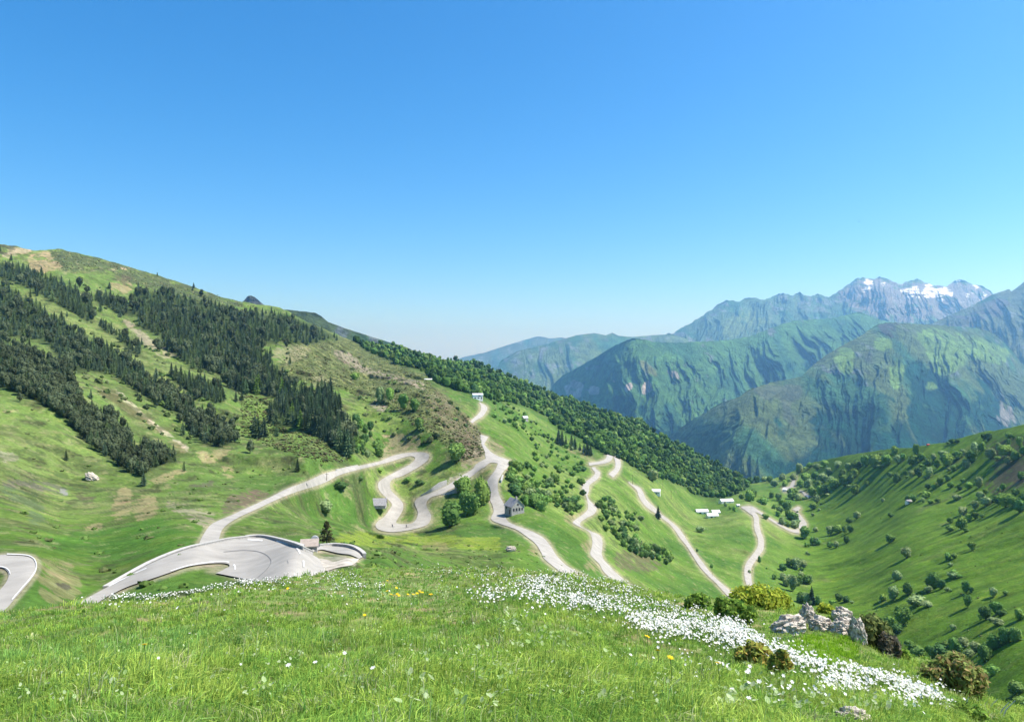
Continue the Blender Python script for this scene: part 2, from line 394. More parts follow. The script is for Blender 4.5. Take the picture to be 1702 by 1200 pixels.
# ground-cover patches: (polygon, colour, blur, noise break-up scale)
G_scrub = (0.060, 0.075, 0.030); G_tan = (0.30, 0.23, 0.13); G_earth = (0.16, 0.12, 0.075); G_pale = (0.19, 0.22, 0.075)
G_rock = (0.26, 0.25, 0.23); G_wood = (0.035, 0.06, 0.018); G_con = (0.030, 0.042, 0.018)
FOREST = np.vstack([CREST[(CREST[:, 0] > 600) & (CREST[:, 0] < 1250)], Z(6, 720,310, 600,400, 450,430, 250,400, 180,330, 60,290), Z(5, 1180,560, 1050,480, 930,440, 760,330, 650,280, 560,200, 420,130, 260,110, 200,90),
    Z(2, 1280,700, 1150,600, 1000,560, 800,470, 720,415)])
CONI = [Z(1, 0,230, 150,265, 330,330, 480,410, 580,490, 600,590, 560,600, 430,520, 300,450, 200,390, 60,340, 0,320),
    Z(1, 0,350, 110,410, 130,460, 230,480, 300,565, 400,600, 480,660, 560,710, 700,770, 870,860, 880,910, 960,970, 1080,1070, 1200,1130, 1260,1200, 1180,1200, 900,1060, 740,950, 640,930, 460,920, 380,850, 300,740, 200,710, 60,700, 0,690),
    Z(1, 0,710, 100,765, 200,805, 300,855, 440,925, 450,955, 400,980, 340,965, 500,1110, 530,1200, 300,1150, 200,1080, 60,1030, 0,1020),
    Z(3, 0,0, 470,0, 500,150, 600,165, 740,225, 830,305, 850,400, 960,430, 1110,450, 1160,495, 1000,530, 940,560, 920,600, 820,560, 700,480, 560,380, 500,310, 380,190, 250,110, 0,10),
    Z(3, 820,0, 1080,0, 1200,125, 1280,175, 1400,245, 1500,300, 1510,370, 1420,410, 1300,370, 1230,320, 1200,240, 1100,160, 960,100, 870,40),
    Z(1, 600,430, 740,440, 830,500, 890,400, 1000,410, 1140,430, 1300,470, 1400,510, 1500,540, 1665,550, 1665,1060, 1560,1070, 1470,1040, 1440,950, 1250,900, 1180,860, 1060,780, 1040,700, 900,640, 880,560, 780,560, 700,510, 620,480),
    Z(2, 0,220, 80,230, 200,235, 300,250, 420,290, 520,320, 600,385, 680,410, 560,405, 480,430, 380,435, 280,425, 150,430, 140,480, 200,560, 250,640, 300,680, 310,750, 250,790, 130,760, 0,750),
    Z(1, 640,590, 700,630, 760,690, 900,770, 910,820, 840,790, 760,710, 640,640),
    Z(1, 1100,940, 1200,970, 1300,1010, 1420,1030, 1440,1130, 1370,1120, 1250,1060, 1120,980),
    Z(2, 180,945, 220,870, 280,800, 380,790, 560,760, 630,800, 640,850, 600,880, 640,910, 700,1010, 720,1085, 690,1180, 620,1120, 500,1040, 420,1000, 340,965, 260,965),
    Z(5, 640,360, 700,400, 830,430, 930,475, 890,470, 780,430, 650,390)]
coni_mask = Raster()
for p in CONI: coni_mask.poly(p)
coni_mask.blur(2, 1)
forest_mask = Raster().poly(FOREST).blur(2, 2)

PATCH = [
    ([Z(1, 310,140, 400,130, 850,250, 1300,390, 1500,460, 1640,490, 1500,500, 1300,480, 1000,400, 850,350, 700,262, 400,272, 380,230)], (0.065,0.075,0.042), 2, 14),
    ([Z(1, 180,180, 300,150, 390,240, 400,285, 300,285, 200,270)], (0.34,0.25,0.14), 2, 25),
    ([Z(1, 0,180, 100,118, 225,143, 60,188), Z(1, 400,285, 620,268, 850,250, 830,266, 620,278, 410,296)], (0.40,0.31,0.20), 1, 30),
    ([Z(1, 0,95, 110,112, 70,160, 0,170)], (0.06,0.06,0.04), 2, 14),
    ([Z(1, 380,290, 660,275, 720,300, 700,350, 620,390, 540,400, 450,380)], (0.105,0.17,0.04), 2, 30),
    ([Z(1, 700,355, 850,360, 850,390, 800,420, 720,390)], (0.28,0.22,0.12), 2, 14),
    ([Z(1, 730,310, 850,300, 840,350, 760,350)], (0.10,0.075,0.05), 2, 8),
    ([Z(1, 770,570, 840,600, 950,700, 1050,760, 1150,820, 1050,830, 930,750, 850,650)], (0.36,0.30,0.20), 2, 10),
    ([Z(1, 100,370, 250,440, 450,560, 640,640, 850,790, 1080,950, 1100,990, 960,950, 800,800, 560,680, 400,590, 230,470)], (0.17,0.205,0.065), 2, 22),
    ([Z(1, 600,600, 760,620, 900,760, 1100,900, 1200,940, 1200,1000, 1060,930, 900,830, 700,700)], (0.16,0.19,0.065), 3, 16),
    ([Z(3, 560,0, 720,30, 1050,300, 1230,420, 1180,430, 900,230, 760,120)], (0.22,0.20,0.095), 3, 12),
    ([Z(3, 735,30, 760,30, 900,170, 1060,290, 1225,415, 1205,420, 1040,305, 880,180)], (0.42,0.37,0.25), 1, 9),
    ([Z(3, 600,0, 800,80, 1000,230, 1180,330, 1060,320, 880,220, 700,100)], (0.085,0.085,0.035), 4, 10),
    ([Z(3, 740,700, 830,650, 850,800, 720,870), Z(3, 890,730, 1000,700, 1000,850, 870,870), Z(3, 490,950, 700,870, 600,970), Z(3, 950,610, 1200,520, 1220,545, 1000,640),
      Z(3, 1250,450, 1510,395, 1450,475, 1300,500), Z(3, 1390,510, 1530,570, 1460,600)], (0.30,0.245,0.125), 3, 7),
    ([Z(3, 1420,810, 1480,715, 1665,680, 1665,765, 1430,830)], (0.13,0.10,0.07), 2, 5),
    ([Z(3, 1040,735, 1200,780, 1390,840, 1330,920, 1230,860, 1100,790)], (0.27,0.23,0.16), 3, 6),
    ([Z(3, 1200,645, 1300,635, 1370,615, 1380,640, 1230,665)], (0.10,0.085,0.06), 1, 6),
    ([Z(3, 0,620, 150,600, 420,660, 440,710, 380,705, 180,650, 0,655)], (0.12,0.11,0.085), 2, 6),
    ([Z(3, 380,665, 440,680, 430,715, 390,705)], (0.28,0.27,0.24), 1, 6),
    ([Z(3, 450,700, 640,740, 620,770, 540,760)], (0.10,0.09,0.05), 2, 6),
    ([Z(3, 0,415, 80,425, 130,480, 60,500, 0,470)], (0.26,0.24,0.16), 2, 6),
    ([Z(3, 0,650, 250,720, 280,850, 280,900, 200,880, 180,760, 0,700)], (0.11,0.15,0.07), 4, 8),
    ([Z(3, 700,930, 1000,850, 1280,960, 1200,1000, 1000,1080, 740,1130, 300,1030, 160,990, 500,970)], (0.060,0.145,0.022), 6, 16),
    ([Z(10, 230,230, 420,290, 480,420, 420,500, 300,500, 240,440, 215,330)], (0.20,0.185,0.085), 4, 5),
    ([Z(10, 300,380, 400,390, 420,420, 330,420)], (0.07,0.06,0.05), 1, 4),
    ([Z(4, 0,560, 100,510, 200,470, 100,440, 0,480)], (0.14,0.105,0.07), 2, 5),
    ([Z(4, 910,80, 1130,90, 1170,160, 1050,180, 920,150), Z(4, 900,180, 1150,165, 1120,200, 1000,212, 900,255)], (0.27,0.22,0.13), 2, 6),
    ([Z(2, 560,460, 700,500, 830,600, 1000,640, 1180,690, 1190,730, 1000,660, 800,620, 640,530)], (0.27,0.22,0.165), 2, 7),
    ([Z(2, 380,440, 470,470, 300,560, 160,480), Z(2, 480,640, 600,640, 500,700, 440,690)], (0.22,0.205,0.11), 3, 8),
    ([Z(2, 850,790, 960,840, 900,870, 830,830)], (0.30,0.24,0.19), 1, 6),
    ([Z(2, 1190,740, 1300,750, 1560,1100, 1570,1170, 1440,1180, 1440,1120, 1330,1000, 1200,830)], (0.14,0.115,0.07), 3, 5),
    ([Z(2, 1430,1100, 1560,1120, 1570,1170, 1480,1190)], (0.34,0.28,0.22), 2, 5),
    ([Z(2, 780,920, 1000,900, 1100,980, 900,990)], (0.17,0.23,0.055), 4, 12),
    ([Z(4, 800,712, 1200,735, 1665,745, 1665,825, 1300,790, 900,800, 600,790, 620,740)], (0.20,0.26,0.035), 3, 30),
    ([Z(4, 1160,790, 1330,780, 1330,840, 1180,830)], (0.23,0.21,0.085), 2, 6),
    ([Z(4, 1300,860, 1665,850, 1665,950, 1400,930)], (0.075,0.10,0.03), 4, 8),
    ([Z(4, 500,880, 600,870, 780,880, 740,925, 600,960, 520,975)], (0.33, 0.30, 0.23), 1, 3),
    ([Z(15, 230,350, 400,250, 560,180, 560,130, 540,60, 420,60, 280,90)], (0.25,0.205,0.14), 2, 4),
    ([Z(15, 20,480, 250,385, 270,410, 20,560)], (0.40,0.37,0.27), 1, 4),
    ([Z(15, 480,365, 640,262, 740,265, 690,380, 600,480, 560,560, 500,560)], (0.19,0.19,0.06), 2, 6),
    ([Z(5, 190,360, 260,370, 320,430, 280,460, 200,400)], (0.20,0.16,0.10), 2, 5),
    ([Z(5, 0,170, 80,200, 150,330, 180,470, 90,500, 0,480)], (0.12,0.10,0.06), 2, 5),
    ([Z(5, 680,830, 790,830, 830,790, 840,820, 740,890, 690,870)], (0.25,0.21,0.11), 2, 5),
    ([Z(5, 790,1010, 860,1000, 860,1080, 800,1060), Z(5, 820,1130, 900,1150, 930,1190, 830,1180), Z(5, 440,1050, 520,1030, 540,1100, 480,1090)], (0.22,0.19,0.10), 2, 5),
    ([Z(5, 1000,1080, 1250,1060, 1320,1160, 1200,1200, 1050,1180)], (0.12,0.10,0.06), 4, 6),
    ([Z(5, 700,400, 830,420, 900,480, 850,500, 780,440, 700,430)], (0.22,0.20,0.09), 2, 6),
    ([Z(5, 100,470, 250,500, 200,590, 100,560)], (0.20,0.19,0.08), 3, 8),
    ([Z(7, 1320,480, 1450,390, 1640,290, 1640,480, 1400,560)], (0.095,0.075,0.05), 3, 8),
    ([Z(0, 1640,740, 1720,720, 1720,800, 1660,800)], (0.09,0.075,0.048), 3, 8),
    ([Z(6, 460,545, 560,590, 650,625, 650,645, 560,605, 460,560), Z(6, 820,610, 960,660, 900,640, 810,600)], (0.20,0.25,0.07), 1, 20),
]
PT = [(Raster(), c, s) for _, c, b, s in PATCH]
for (polys, c, b, s), (r, _, _) in zip(PATCH, PT):
    for p in polys: r.poly(p)
    r.blur(b, 2)

def hill_color(u, v, P):
    x, y = P[..., 0], P[..., 1]
    n1 = fbm(x / 40, y / 40, 4, 51); n2 = fbm(x / 9, y / 9, 3, 52); n3 = fbm(x / 120, y / 120, 3, 53)
    def mixc(c, col, k): return c + (np.array(col) - c) * k[..., None]
    c = np.zeros(P.shape) + np.array([0.095, 0.168, 0.028])
    c = mixc(c, (0.165, 0.225, 0.055), smoothstep(0.0, 0.6, n3 + 0.4 * n1) * 0.8)
    c = mixc(c, (0.062, 0.130, 0.024), smoothstep(0.0, 0.6, -n3 - 0.6 * n1) * 0.8)
    # upper-left slope is paler, drier pasture; the shadier right side is deeper green
    c = mixc(c, (0.145, 0.195, 0.055), smoothstep(700, 250, u) * smoothstep(900, 760, v) * 0.6)
    c = mixc(c, (0.092, 0.172, 0.014), smoothstep(1270, 1400, u) * 0.9)
    rt = smoothstep(1270, 1400, u)
    c = mixc(c, (0.140, 0.215, 0.026), rt * 0.75 * smoothstep(0.05, 0.5, fbm((x * 0.9 - y * 0.3) / 60, (x * 0.3 + y * 0.95) / 14, 4, 58)) * 0.8)
    c = mixc(c, (0.050, 0.100, 0.012), rt * 0.75 * smoothstep(0.1, 0.55, fbm((x * 0.9 - y * 0.3) / 45, (x * 0.3 + y * 0.95) / 10, 4, 59)) * 0.8)
    lf = smoothstep(900, 700, u)
    ol = fbm(x / 16, y / 16, 5, 54, 0.6) + 0.5 * fbm(x / 60, y / 60, 2, 55)
    c = mixc(c, (0.082, 0.108, 0.036), lf * smoothstep(0.0, 0.5, ol) * 0.75)
    c = mixc(c, (0.17, 0.185, 0.075), lf * smoothstep(0.25, 0.7, fbm(x / 11, y / 11, 5, 56, 0.6) + 0.3 * n3) * 0.7)
    c = mixc(c, (0.058, 0.066, 0.028), lf * smoothstep(0.45, 0.8, fbm(x / 8, y / 8, 4, 57, 0.6) + 0.35 * ol) * 0.8)
    sp = smoothstep(0.15, 0.55, spur_mask.at(u, v) + 0.35 * n1)
    c = mixc(c, (0.085, 0.100, 0.036), sp * 0.9)
    c = mixc(c, (0.17, 0.185, 0.07), sp * smoothstep(0.1, 0.4, n2) * 0.7)
    c = mixc(c, (0.055, 0.055, 0.028), sp * smoothstep(0.1, 0.5, -n2) * 0.7)
    for r, col, s in PT:
        k = r.at(u, v)
        k = smoothstep(0.30, 0.52, k * (1 + 1.2 * fbm(x / s, y / s, 5, int(s) + 60, 0.6)))
        c = mixc(c, col, k * 0.74)
    # heath and scrub flecks, pale stones in the pasture
    fl = smoothstep(0.42, 0.62, fbm(x / 7, y / 7, 3, 71) + 0.35 * n3) * smoothstep(1300, 1000, u)
    c = mixc(c, (0.062, 0.085, 0.03), fl * 0.6)
    c = mixc(c, (0.24, 0.235, 0.11), smoothstep(0.50, 0.68, fbm(x / 5, y / 5, 3, 72)) * 0.5 * (1 - smoothstep(1200, 1350, u) * 0.7))
    c = mixc(c, G_wood, np.clip(forest_mask.at(u, v), 0, 1) * 0.9)
    c = mixc(c, G_con, np.clip(coni_mask.at(u, v), 0, 1) * 0.85)
    c = c * np.array([0.86, 0.90, 0.88])
    rm = np.clip(road_edge.at(u, v) * 2.0, 0, 1)
    c = mixc(c, (0.26, 0.24, 0.15), rm * 0.75)
    return c

NU, NV = 1500, 470
uu = np.linspace(-680, 2460, NU)
cv = np.interp(uu, CREST[:, 0], CREST[:, 1]) + 1.2 * fbm(uu / 22, uu * 0, 4, 8)
tt = np.linspace(0, 1, NV) ** 1.05
U = np.repeat(uu[:, None], NV, 1); V = cv[:, None] + (1235 - cv[:, None]) * tt[None]
Lh = np.log(hill_D(U, V))
# no overhangs and no face steeper than a grass bank
Qm = Lh + 0.0011 * V
Qm = np.maximum.accumulate(Qm[:, ::-1], 1)[:, ::-1]
for _ in range(2): Qm[1:-1] = 0.25 * Qm[:-2] + 0.5 * Qm[1:-1] + 0.25 * Qm[2:]
Lh = Qm - 0.0011 * V
Dh = np.exp(Lh)
def hill_G(u, v):
    u, v = np.broadcast_arrays(np.asarray(u, float), np.asarray(v, float))
    x = np.clip((u - uu[0]) / (uu[1] - uu[0]), 0, NU - 1.001); i = x.astype(int); fx = x - i
    c0 = cv[i] * (1 - fx) + cv[i + 1] * fx
    y = np.clip((v - c0) / (1235 - c0), 0, 0.9999) ** (1 / 1.05) * (NV - 1); j = np.minimum(y.astype(int), NV - 2); fy = y - j
    return np.exp(Lh[i, j] * (1 - fx) * (1 - fy) + Lh[i + 1, j] * fx * (1 - fy) + Lh[i, j + 1] * (1 - fx) * fy + Lh[i + 1, j + 1] * fx * fy)
PH = unproj(U, V, Dh)
CH = hill_color(U, V, PH)
# the far side of the crest: keep going away from the viewer and drop
nb = 14
back = []
for k in range(nb, 0, -1):
    s = k / nb
    d = Dh[:, 0] * (1 + 0.75 * s)
    p = unproj(uu, cv, d)
    p[:, 2] -= d * 0.42 * s ** 1.5 + 2.0 * s
    back.append(p)
back = np.stack(back, 1)
PH2 = np.concatenate([back, PH], 1); CH2 = np.concatenate([np.repeat(CH[:, :1], nb, 1), CH], 1)
link('hillside', np_mesh('hillside', PH2.reshape(-1, 3), [grid_faces(NU, NV + nb)], M_hill, CH2.reshape(-1, 3), smooth=True))['kind'] = 'structure'

# ------------------------------------------------------------------ roads
def road_mesh(R, lift=None, across=7, n=8, shrink=0.0):
    D = densify(R, n); s = np.linspace(shrink, 1 - shrink, across)
    u = D[:, None, 0] * (1 - s) + D[:, None, 2] * s; v = D[:, None, 1] * (1 - s) + D[:, None, 3] * s
    d = hill_G(u, v); p = unproj(u, v, d)
    p[..., 2] += 0.05 + (0.0006 if lift is None else lift) * d          # lies a few centimetres proud of the ground
    return p, u, v, grid_faces(len(D), across)

for R in ROADS:
    n = 10 if R is not R_N and R is not R_L else 14
    p, u, v, f = road_mesh(R, n=n, lift=0.0013 if R is R_N or R is R_P else None, across=13 if R is R_N else 7)
    V_ = p.reshape(-1, 3); F_ = [f]; MI = [np.zeros(len(f), int)]; base = len(V_)
    mats = [M_asph, M_line, M_tar]
    extra = []
    def strip(pts, wpx, mi, lift=0.0017):
        global V_, base
        Q = densify(np.asarray(pts, float), 6); t = np.gradient(Q, axis=0); t /= np.linalg.norm(t, axis=1)[:, None] + 1e-9
        nrm = np.stack([-t[:, 1], t[:, 0]], 1)
        a = Q + nrm * wpx / 2; b = Q - nrm * wpx / 2
        uu_ = np.stack([a[:, 0], b[:, 0]], 1); vv_ = np.stack([a[:, 1], b[:, 1]], 1)
        dq = hill_G(uu_, vv_); q = unproj(uu_, vv_, dq); q[..., 2] += 0.05 + lift * dq
        ff = grid_faces(len(Q), 2) + base
        V_ = np.vstack([V_, q.reshape(-1, 3)]); base += 2 * len(Q); F_.append(ff); MI.append(np.full(len(ff), mi))
    if R is R_N:
        for q in ([45,769,90,772,140,776], [230,780,270,787,305,797], [360,825,374,842,385,862], [403,905,405,925,406,948]):
            strip(Z(4, q), 2.6, 1)
        strip(Z(10, 1372,284, 1380,298, 1378,313), 2.6, 1)
        strip(Z(10, 860,305, 780,340, 700,380, 640,412), 1.6, 1)
        strip(Z(10, 1000,322, 1100,292, 1200,274, 1300,266, 1345,270), 1.5, 1)
        strip(Z(4, -110,850, 0,840, 100,845, 165,870, 195,910, 170,960, 110,1015), 0.8, 2)
        strip(Z(4, 300,905, 308,925), 0.7, 2)
    if R is R_L:
        strip(Z(10, 40,222, 150,228, 195,246, 213,280, 207,320, 178,365, 130,420, 70,490), 1.6, 1)
        strip(Z(10, -20,297, 10,297, 36,305, 54,322, 60,340), 1.6, 1)
    me = np_mesh('road', V_, F_, mats, mi=np.concatenate(MI), smooth=True)
    link('road', me)['kind'] = 'structure'
link('gravel_path', np_mesh('gravel_path', *(lambda r: (r[0].reshape(-1, 3), [r[3]]))(road_mesh(pairs(16, [420,590,480,760, 560,610,560,760, 640,640,680,720, 800,590,800,700, 900,590,900,680, 1000,590,960,640]), lift=0.0006)), M_gravel, smooth=True))['kind'] = 'structure'

# ------------------------------------------------------------------ mountains
def mountain(crest, d_top, d_bot, v_bot, amp, gul, colf, jag=1.0, nu_px=1.3, nv=170, seed=0, skew=(0, 0), scale=600.0, name='mountain'):
    C = np.asarray(crest, float)
    u = np.arange(C[0, 0], C[-1, 0] + 0.1, nu_px)
    c = np.interp(u, C[:, 0], C[:, 1]) + jag * fbm(u / 9, u * 0 + seed, 4, 80 + seed)
    t = np.linspace(0, 1, nv) ** 1.15
    vb = np.maximum(v_bot, c + 12)
    U = np.repeat(u[:, None], nv, 1); V = c[:, None] + (vb - c)[:, None] * t[None]
    top = np.interp(u, *(np.array(d_top, float).T)) if not np.isscalar(d_top) else np.full(len(u), float(d_top))
    bot = np.interp(u, *(np.array(d_bot, float).T)) if not np.isscalar(d_bot) else np.full(len(u), float(d_bot))
    ks = np.hanning(int(90 / nu_px) | 1); ks /= ks.sum(); sm = lambda a: np.convolve(np.pad(a, len(ks) // 2, mode='edge'), ks, 'valid')
    top, bot = sm(top), sm(bot); cs = sm(c)
    T = (V - cs[:, None]) / max(1.0, (v_bot - c.min()))
    L = np.log(top)[:, None] + (np.log(bot) - np.log(top))[:, None] * np.clip(T, 0, 1) ** 0.9
    D = np.exp(L); P = unproj(U, V, D); x, z = (U - W / 2) / F * float(np.sqrt(top.mean() * bot.mean())), P[..., 2]      # spurs run down towards the valley, so count across the slope
    wx = x + skew[1] * (U - skew[0]) / 400 * z + 0.20 * scale * fbm(x / scale * 0.8, z / scale * 0.8, 4, 90 + seed)
    r1 = ridged(wx / scale, z / (scale * 3.6), 6, 100 + seed, 0.52) - 0.5
    r2 = fbm(x / scale * 0.45, z / scale * 0.45, 4, 120 + seed)
    r3 = ridged(wx / scale * 2.6 + 7 + 0.6 * r1, z / (scale * 1.5), 5, 150 + seed, 0.55) - 0.5
    fade = smoothstep(0, 0.10, (V - c[:, None]) / max(1.0, (v_bot - c.min()))) * 0.85 + 0.15
    D2 = D * (1 - fade * ((0.15 + 0.85 * smoothstep(0.0, 0.25, T)) * 0.44 * gul * r1 + 0.17 * gul * r3 + 0.5 * amp * r2))
    P = unproj(U, V, D2)
    col = colf(U, V, T, P, r1)
    bk = []
    for k in range(8, 0, -1):
        s = k / 8; d = D2[:, 0] * (1 + 0.22 * s); q = unproj(u, c, d); q[:, 2] -= d * 0.16 * s ** 1.2; bk.append(q)
    P = np.concatenate([np.stack(bk, 1), P], 1); col = np.concatenate([np.repeat(col[:, :1], 8, 1), col], 1)
    o = link(name, np_mesh(name, P.reshape(-1, 3), [grid_faces(len(u), nv + 8)], M_mtn, col.reshape(-1, 3), smooth=True)); o['kind'] = 'structure'
    return o

FORc = np.array([0.010, 0.050, 0.030]); GRc = np.array([0.095, 0.215, 0.055]); RKc = np.array([0.15, 0.185, 0.185]); BRc = np.array([0.050, 0.130, 0.064])
def layers(paint, forest_at=0.5, grass=GRc, rock_thr=0.55, rock=RKc, fsoft=0.10):
    rs = []
    for polys, c, b in paint:
        r = Raster()
        for p in polys: r.poly(p)
        rs.append((r.blur(b, 2) if b else r, np.array(c)))
    def f(U, V, T, P, r1):
        x, z = P[..., 0], P[..., 2]
        n = fbm(x / 500, z / 500, 4, 131); n2 = fbm(x / 130, z / 130, 4, 132)
        c = np.zeros(P.shape) + grass
        k = smoothstep(0, 0.6, n)[..., None]; c = c * (1 - k) + BRc * k
        k = smoothstep(rock_thr - 0.13, rock_thr + 0.13, 0.5 * n2 + 0.35 * r1 + 0.1 - 0.4 * T)[..., None]; c = c * (1 - k) + rock * k
        k = smoothstep(forest_at - fsoft, forest_at + fsoft, T + 0.20 * n + 0.24 * n2 - 0.20 * r1)[..., None]; c = c * (1 - k) + FORc * (1 + 0.5 * n2[..., None]) * k
        for r, col in rs:
            k = (smoothstep(0.30, 0.45, r.at(U, V) * (1 + 1.7 * fbm(x / 150, z / 45, 5, 133, 0.7))) if col[0] > 0.7 else smoothstep(0.3, 0.65, r.at(U, V) * (1 + 0.9 * n2)))[..., None]; c = c * (1 - k) + col * k
        return c
    return f

mountain(Z(2, -40,200, 0,172, 20,155, 45,125, 65,120, 90,131, 130,165, 150,180, 190,215), 3200, 3000, 560, 0.0, 0.02, layers([], 9, np.array((0.09,0.10,0.085))), 0.3, 1.0, 50, 1, scale=150)
mountain(np.vstack([Z(2, 180,260, 250,215, 300,212, 350,218, 480,232, 520,255, 560,290, 680,335, 760,360, 870,395, 980,428, 1040,445, 1150,490, 1300,560)]), 2300, 1900, 640, 0.01, 0.01, layers([], 0.35, np.array((0.09,0.13,0.05))), 0.5, 1.2, 80, 2, scale=200)
mountain(np.vstack([[(700,612),(745,603)], Z(8, 40,525, 160,500, 280,460, 380,430, 450,410, 500,412, 520,420, 600,415, 680,440, 800,520, 900,640)]), 17000, 14500, 660, 0.03, 0.02, layers([], 9, np.array((0.08,0.11,0.06))), 0.4, 1.2, 80, 3, scale=1500)
mountain(Z(8, 150,640, 230,580, 250,545, 350,490, 500,455, 600,425, 680,402, 780,390, 850,402, 885,388, 920,405, 1000,412, 1100,403, 1190,398, 1205,388, 1220,395, 1300,420, 1450,470), 11500, 8600, 730, 0.05, 0.035, layers([], 0.75, np.array((0.105,0.165,0.07))), 0.5, 1.2, 120, 4, scale=900)
SN = (0.86, 0.86, 0.88)
mountain(np.vstack([Z(8, 1150,440, 1220,395, 1300,350, 1400,290, 1500,220, 1540,198, 1590,212), Z(9, 110,197, 150,180, 240,195, 320,158, 350,160, 390,172, 430,152, 460,170, 490,175, 530,162, 590,182, 640,150, 700,110, 750,72, 800,75, 840,78, 875,68, 920,80, 980,108, 1030,92, 1085,80, 1130,100, 1180,115, 1250,120, 1280,95, 1315,80, 1350,90, 1390,110, 1430,115, 1480,140, 1500,160, 1600,230, 1760,330)]),
    12500, 9200, 640, 0.05, 0.05, layers([
    ([Z(9, 600,180, 750,75, 900,75, 1000,110, 1100,90, 1300,85, 1480,140, 1500,200, 1300,300, 1000,310, 700,240)], (0.20,0.19,0.19), 5),
    ([Z(9, 0,300, 100,260, 300,280, 200,380, 0,430)], (0.125,0.19,0.075), 6),
    ([Z(9, 785,80, 832,80, 825,130, 800,152, 768,150, 805,122), Z(9, 985,140, 1020,122, 1058,120, 1085,112, 1090,150, 1060,162, 1030,150, 1000,152),
      Z(9, 1140,120, 1160,105, 1170,140, 1240,128, 1280,150, 1275,178, 1220,165, 1150,182, 1100,170), Z(9, 1290,95, 1315,82, 1312,105, 1298,105), Z(9, 1385,105, 1425,125, 1410,136),
      Z(9, 930,185, 945,208, 937,218), Z(9, 735,75, 760,70, 745,85), Z(9, 930,118, 945,122, 940,132), Z(9, 1120,108, 1135,108, 1130,135), Z(9, 1330,110, 1342,112, 1340,130), Z(9, 1380,150, 1400,160, 1390,170),
      Z(9, 1420,190, 1450,180, 1430,200), Z(9, 1000,175, 1060,170, 1050,185), Z(9, 1190,185, 1230,190, 1215,205), Z(9, 1440,150, 1470,165, 1455,172), Z(9, 1350,165, 1372,168, 1362,185), Z(9, 880,95, 900,100, 895,125), Z(9, 1085,165, 1100,180, 1080,195), Z(9, 1480,172, 1500,178, 1488,190), Z(9, 1335,195, 1350,200, 1340,208)], SN, 1)], 9, np.array((0.085, 0.150, 0.080)), 0.45), 2.0, 0.7, 240, 5, skew=(1450, 0.5), scale=700)
mountain(Z(9, 1120,345, 1190,315, 1250,285, 1400,220, 1500,165, 1590,135, 1605,148, 1650,115, 1673,95, 1800,20, 2000,-60, 2400,40, 3000,-30, 4200,160), 8200, 6200, 700, 0.05, 0.04, layers([([Z(9, 1180,330, 1400,250, 1600,170, 1600,230, 1400,340)], (0.13,0.125,0.13), 5)], 9, np.array((0.115,0.145,0.085)), 0.5), 0.8, 1.0, 150, 6, skew=(1500, 0.6), scale=500)
mountain(np.vstack([Z(8, 480,760, 540,700, 560,670, 600,630, 680,590, 800,520, 900,460, 1000,418, 1060,425, 1120,440, 1250,445, 1350,440, 1450,435, 1550,430, 1640,412), Z(9, 150,400, 300,340, 400,310, 560,300, 640,290, 740,265, 765,260, 850,300, 950,320, 1100,330, 1250,360, 1500,420)]),
    [(900,8600),(1052,6500),(1250,7800),(1430,8900),(1650,9400)], [(900,6000),(1052,4700),(1250,5400),(1650,6200)], 830, 0.05, 0.055, layers([
    ([Z(8, 610,700, 650,650, 720,680, 700,760, 630,750), Z(8, 850,660, 905,650, 900,700, 850,725), Z(8, 955,690, 1000,660, 1000,705, 960,725), Z(8, 1050,700, 1095,652, 1115,720, 1050,745), Z(8, 760,690, 830,680, 800,740, 750,740)], (0.42,0.37,0.33), 1),
    ([Z(8, 1190,600, 1250,610, 1290,700, 1260,690)], (0.34,0.32,0.29), 1),
    ([Z(8, 1010,530, 1040,540, 1160,620, 1150,650, 1060,590)], (0.17,0.20,0.08), 2)],
    0.40, np.array((0.080, 0.180, 0.060)), 0.72), 1.1, 0.8, 300, 7, skew=(1052, 0.6), scale=420)
mountain(np.vstack([[(1060,790),(1090,745)], Z(8, 1230,960, 1330,890, 1500,790), Z(9, 100,730, 150,690, 280,650, 440,620, 520,540, 640,460, 760,400, 860,330, 930,320, 1200,335, 1430,350, 1540,400, 1610,480, 1673,560, 1900,760, 2600,900)]),
    [(1060,5200),(1240,4400),(1480,5700),(1700,6700)], [(1060,3300),(1240,2750),(1700,3700)], 850, 0.05, 0.06, layers([
    ([Z(9, 1060,400, 1150,350, 1400,400, 1600,480, 1550,560, 1400,520, 1260,600, 1180,610, 1150,500), Z(9, 600,500, 700,450, 740,520, 700,620, 640,560), Z(9, 930,550, 1010,540, 980,700, 940,680),
      Z(9, 830,400, 950,400, 930,480, 860,470), Z(9, 1120,650, 1200,660, 1180,700, 1120,690), Z(9, 1560,620, 1600,680, 1560,700)], (0.16, 0.27, 0.065), 3),
    ([Z(9, 860,330, 980,330, 960,410, 890,390)], (0.07,0.075,0.065), 2),
    ([Z(9, 1480,600, 1540,700, 1640,880, 1590,890, 1500,860, 1560,800), Z(9, 700,880, 730,880, 730,910, 705,912), Z(9, 420,880, 460,940, 430,930)], (0.24,0.23,0.21), 3),
    ([Z(9, 300,690, 360,720, 400,830, 450,940, 350,850), Z(9, 150,680, 450,670, 440,740, 200,740), Z(9, 800,450, 830,520, 820,640, 790,600), Z(9, 350,1020, 480,1040, 500,1080, 380,1060)], (0.095, 0.12, 0.075), 3)],
    0.34, np.array((0.10,0.145,0.055)), 0.62, fsoft=0.09), 1.2, 0.8, 380, 8, skew=(1440, 0.75), scale=330)

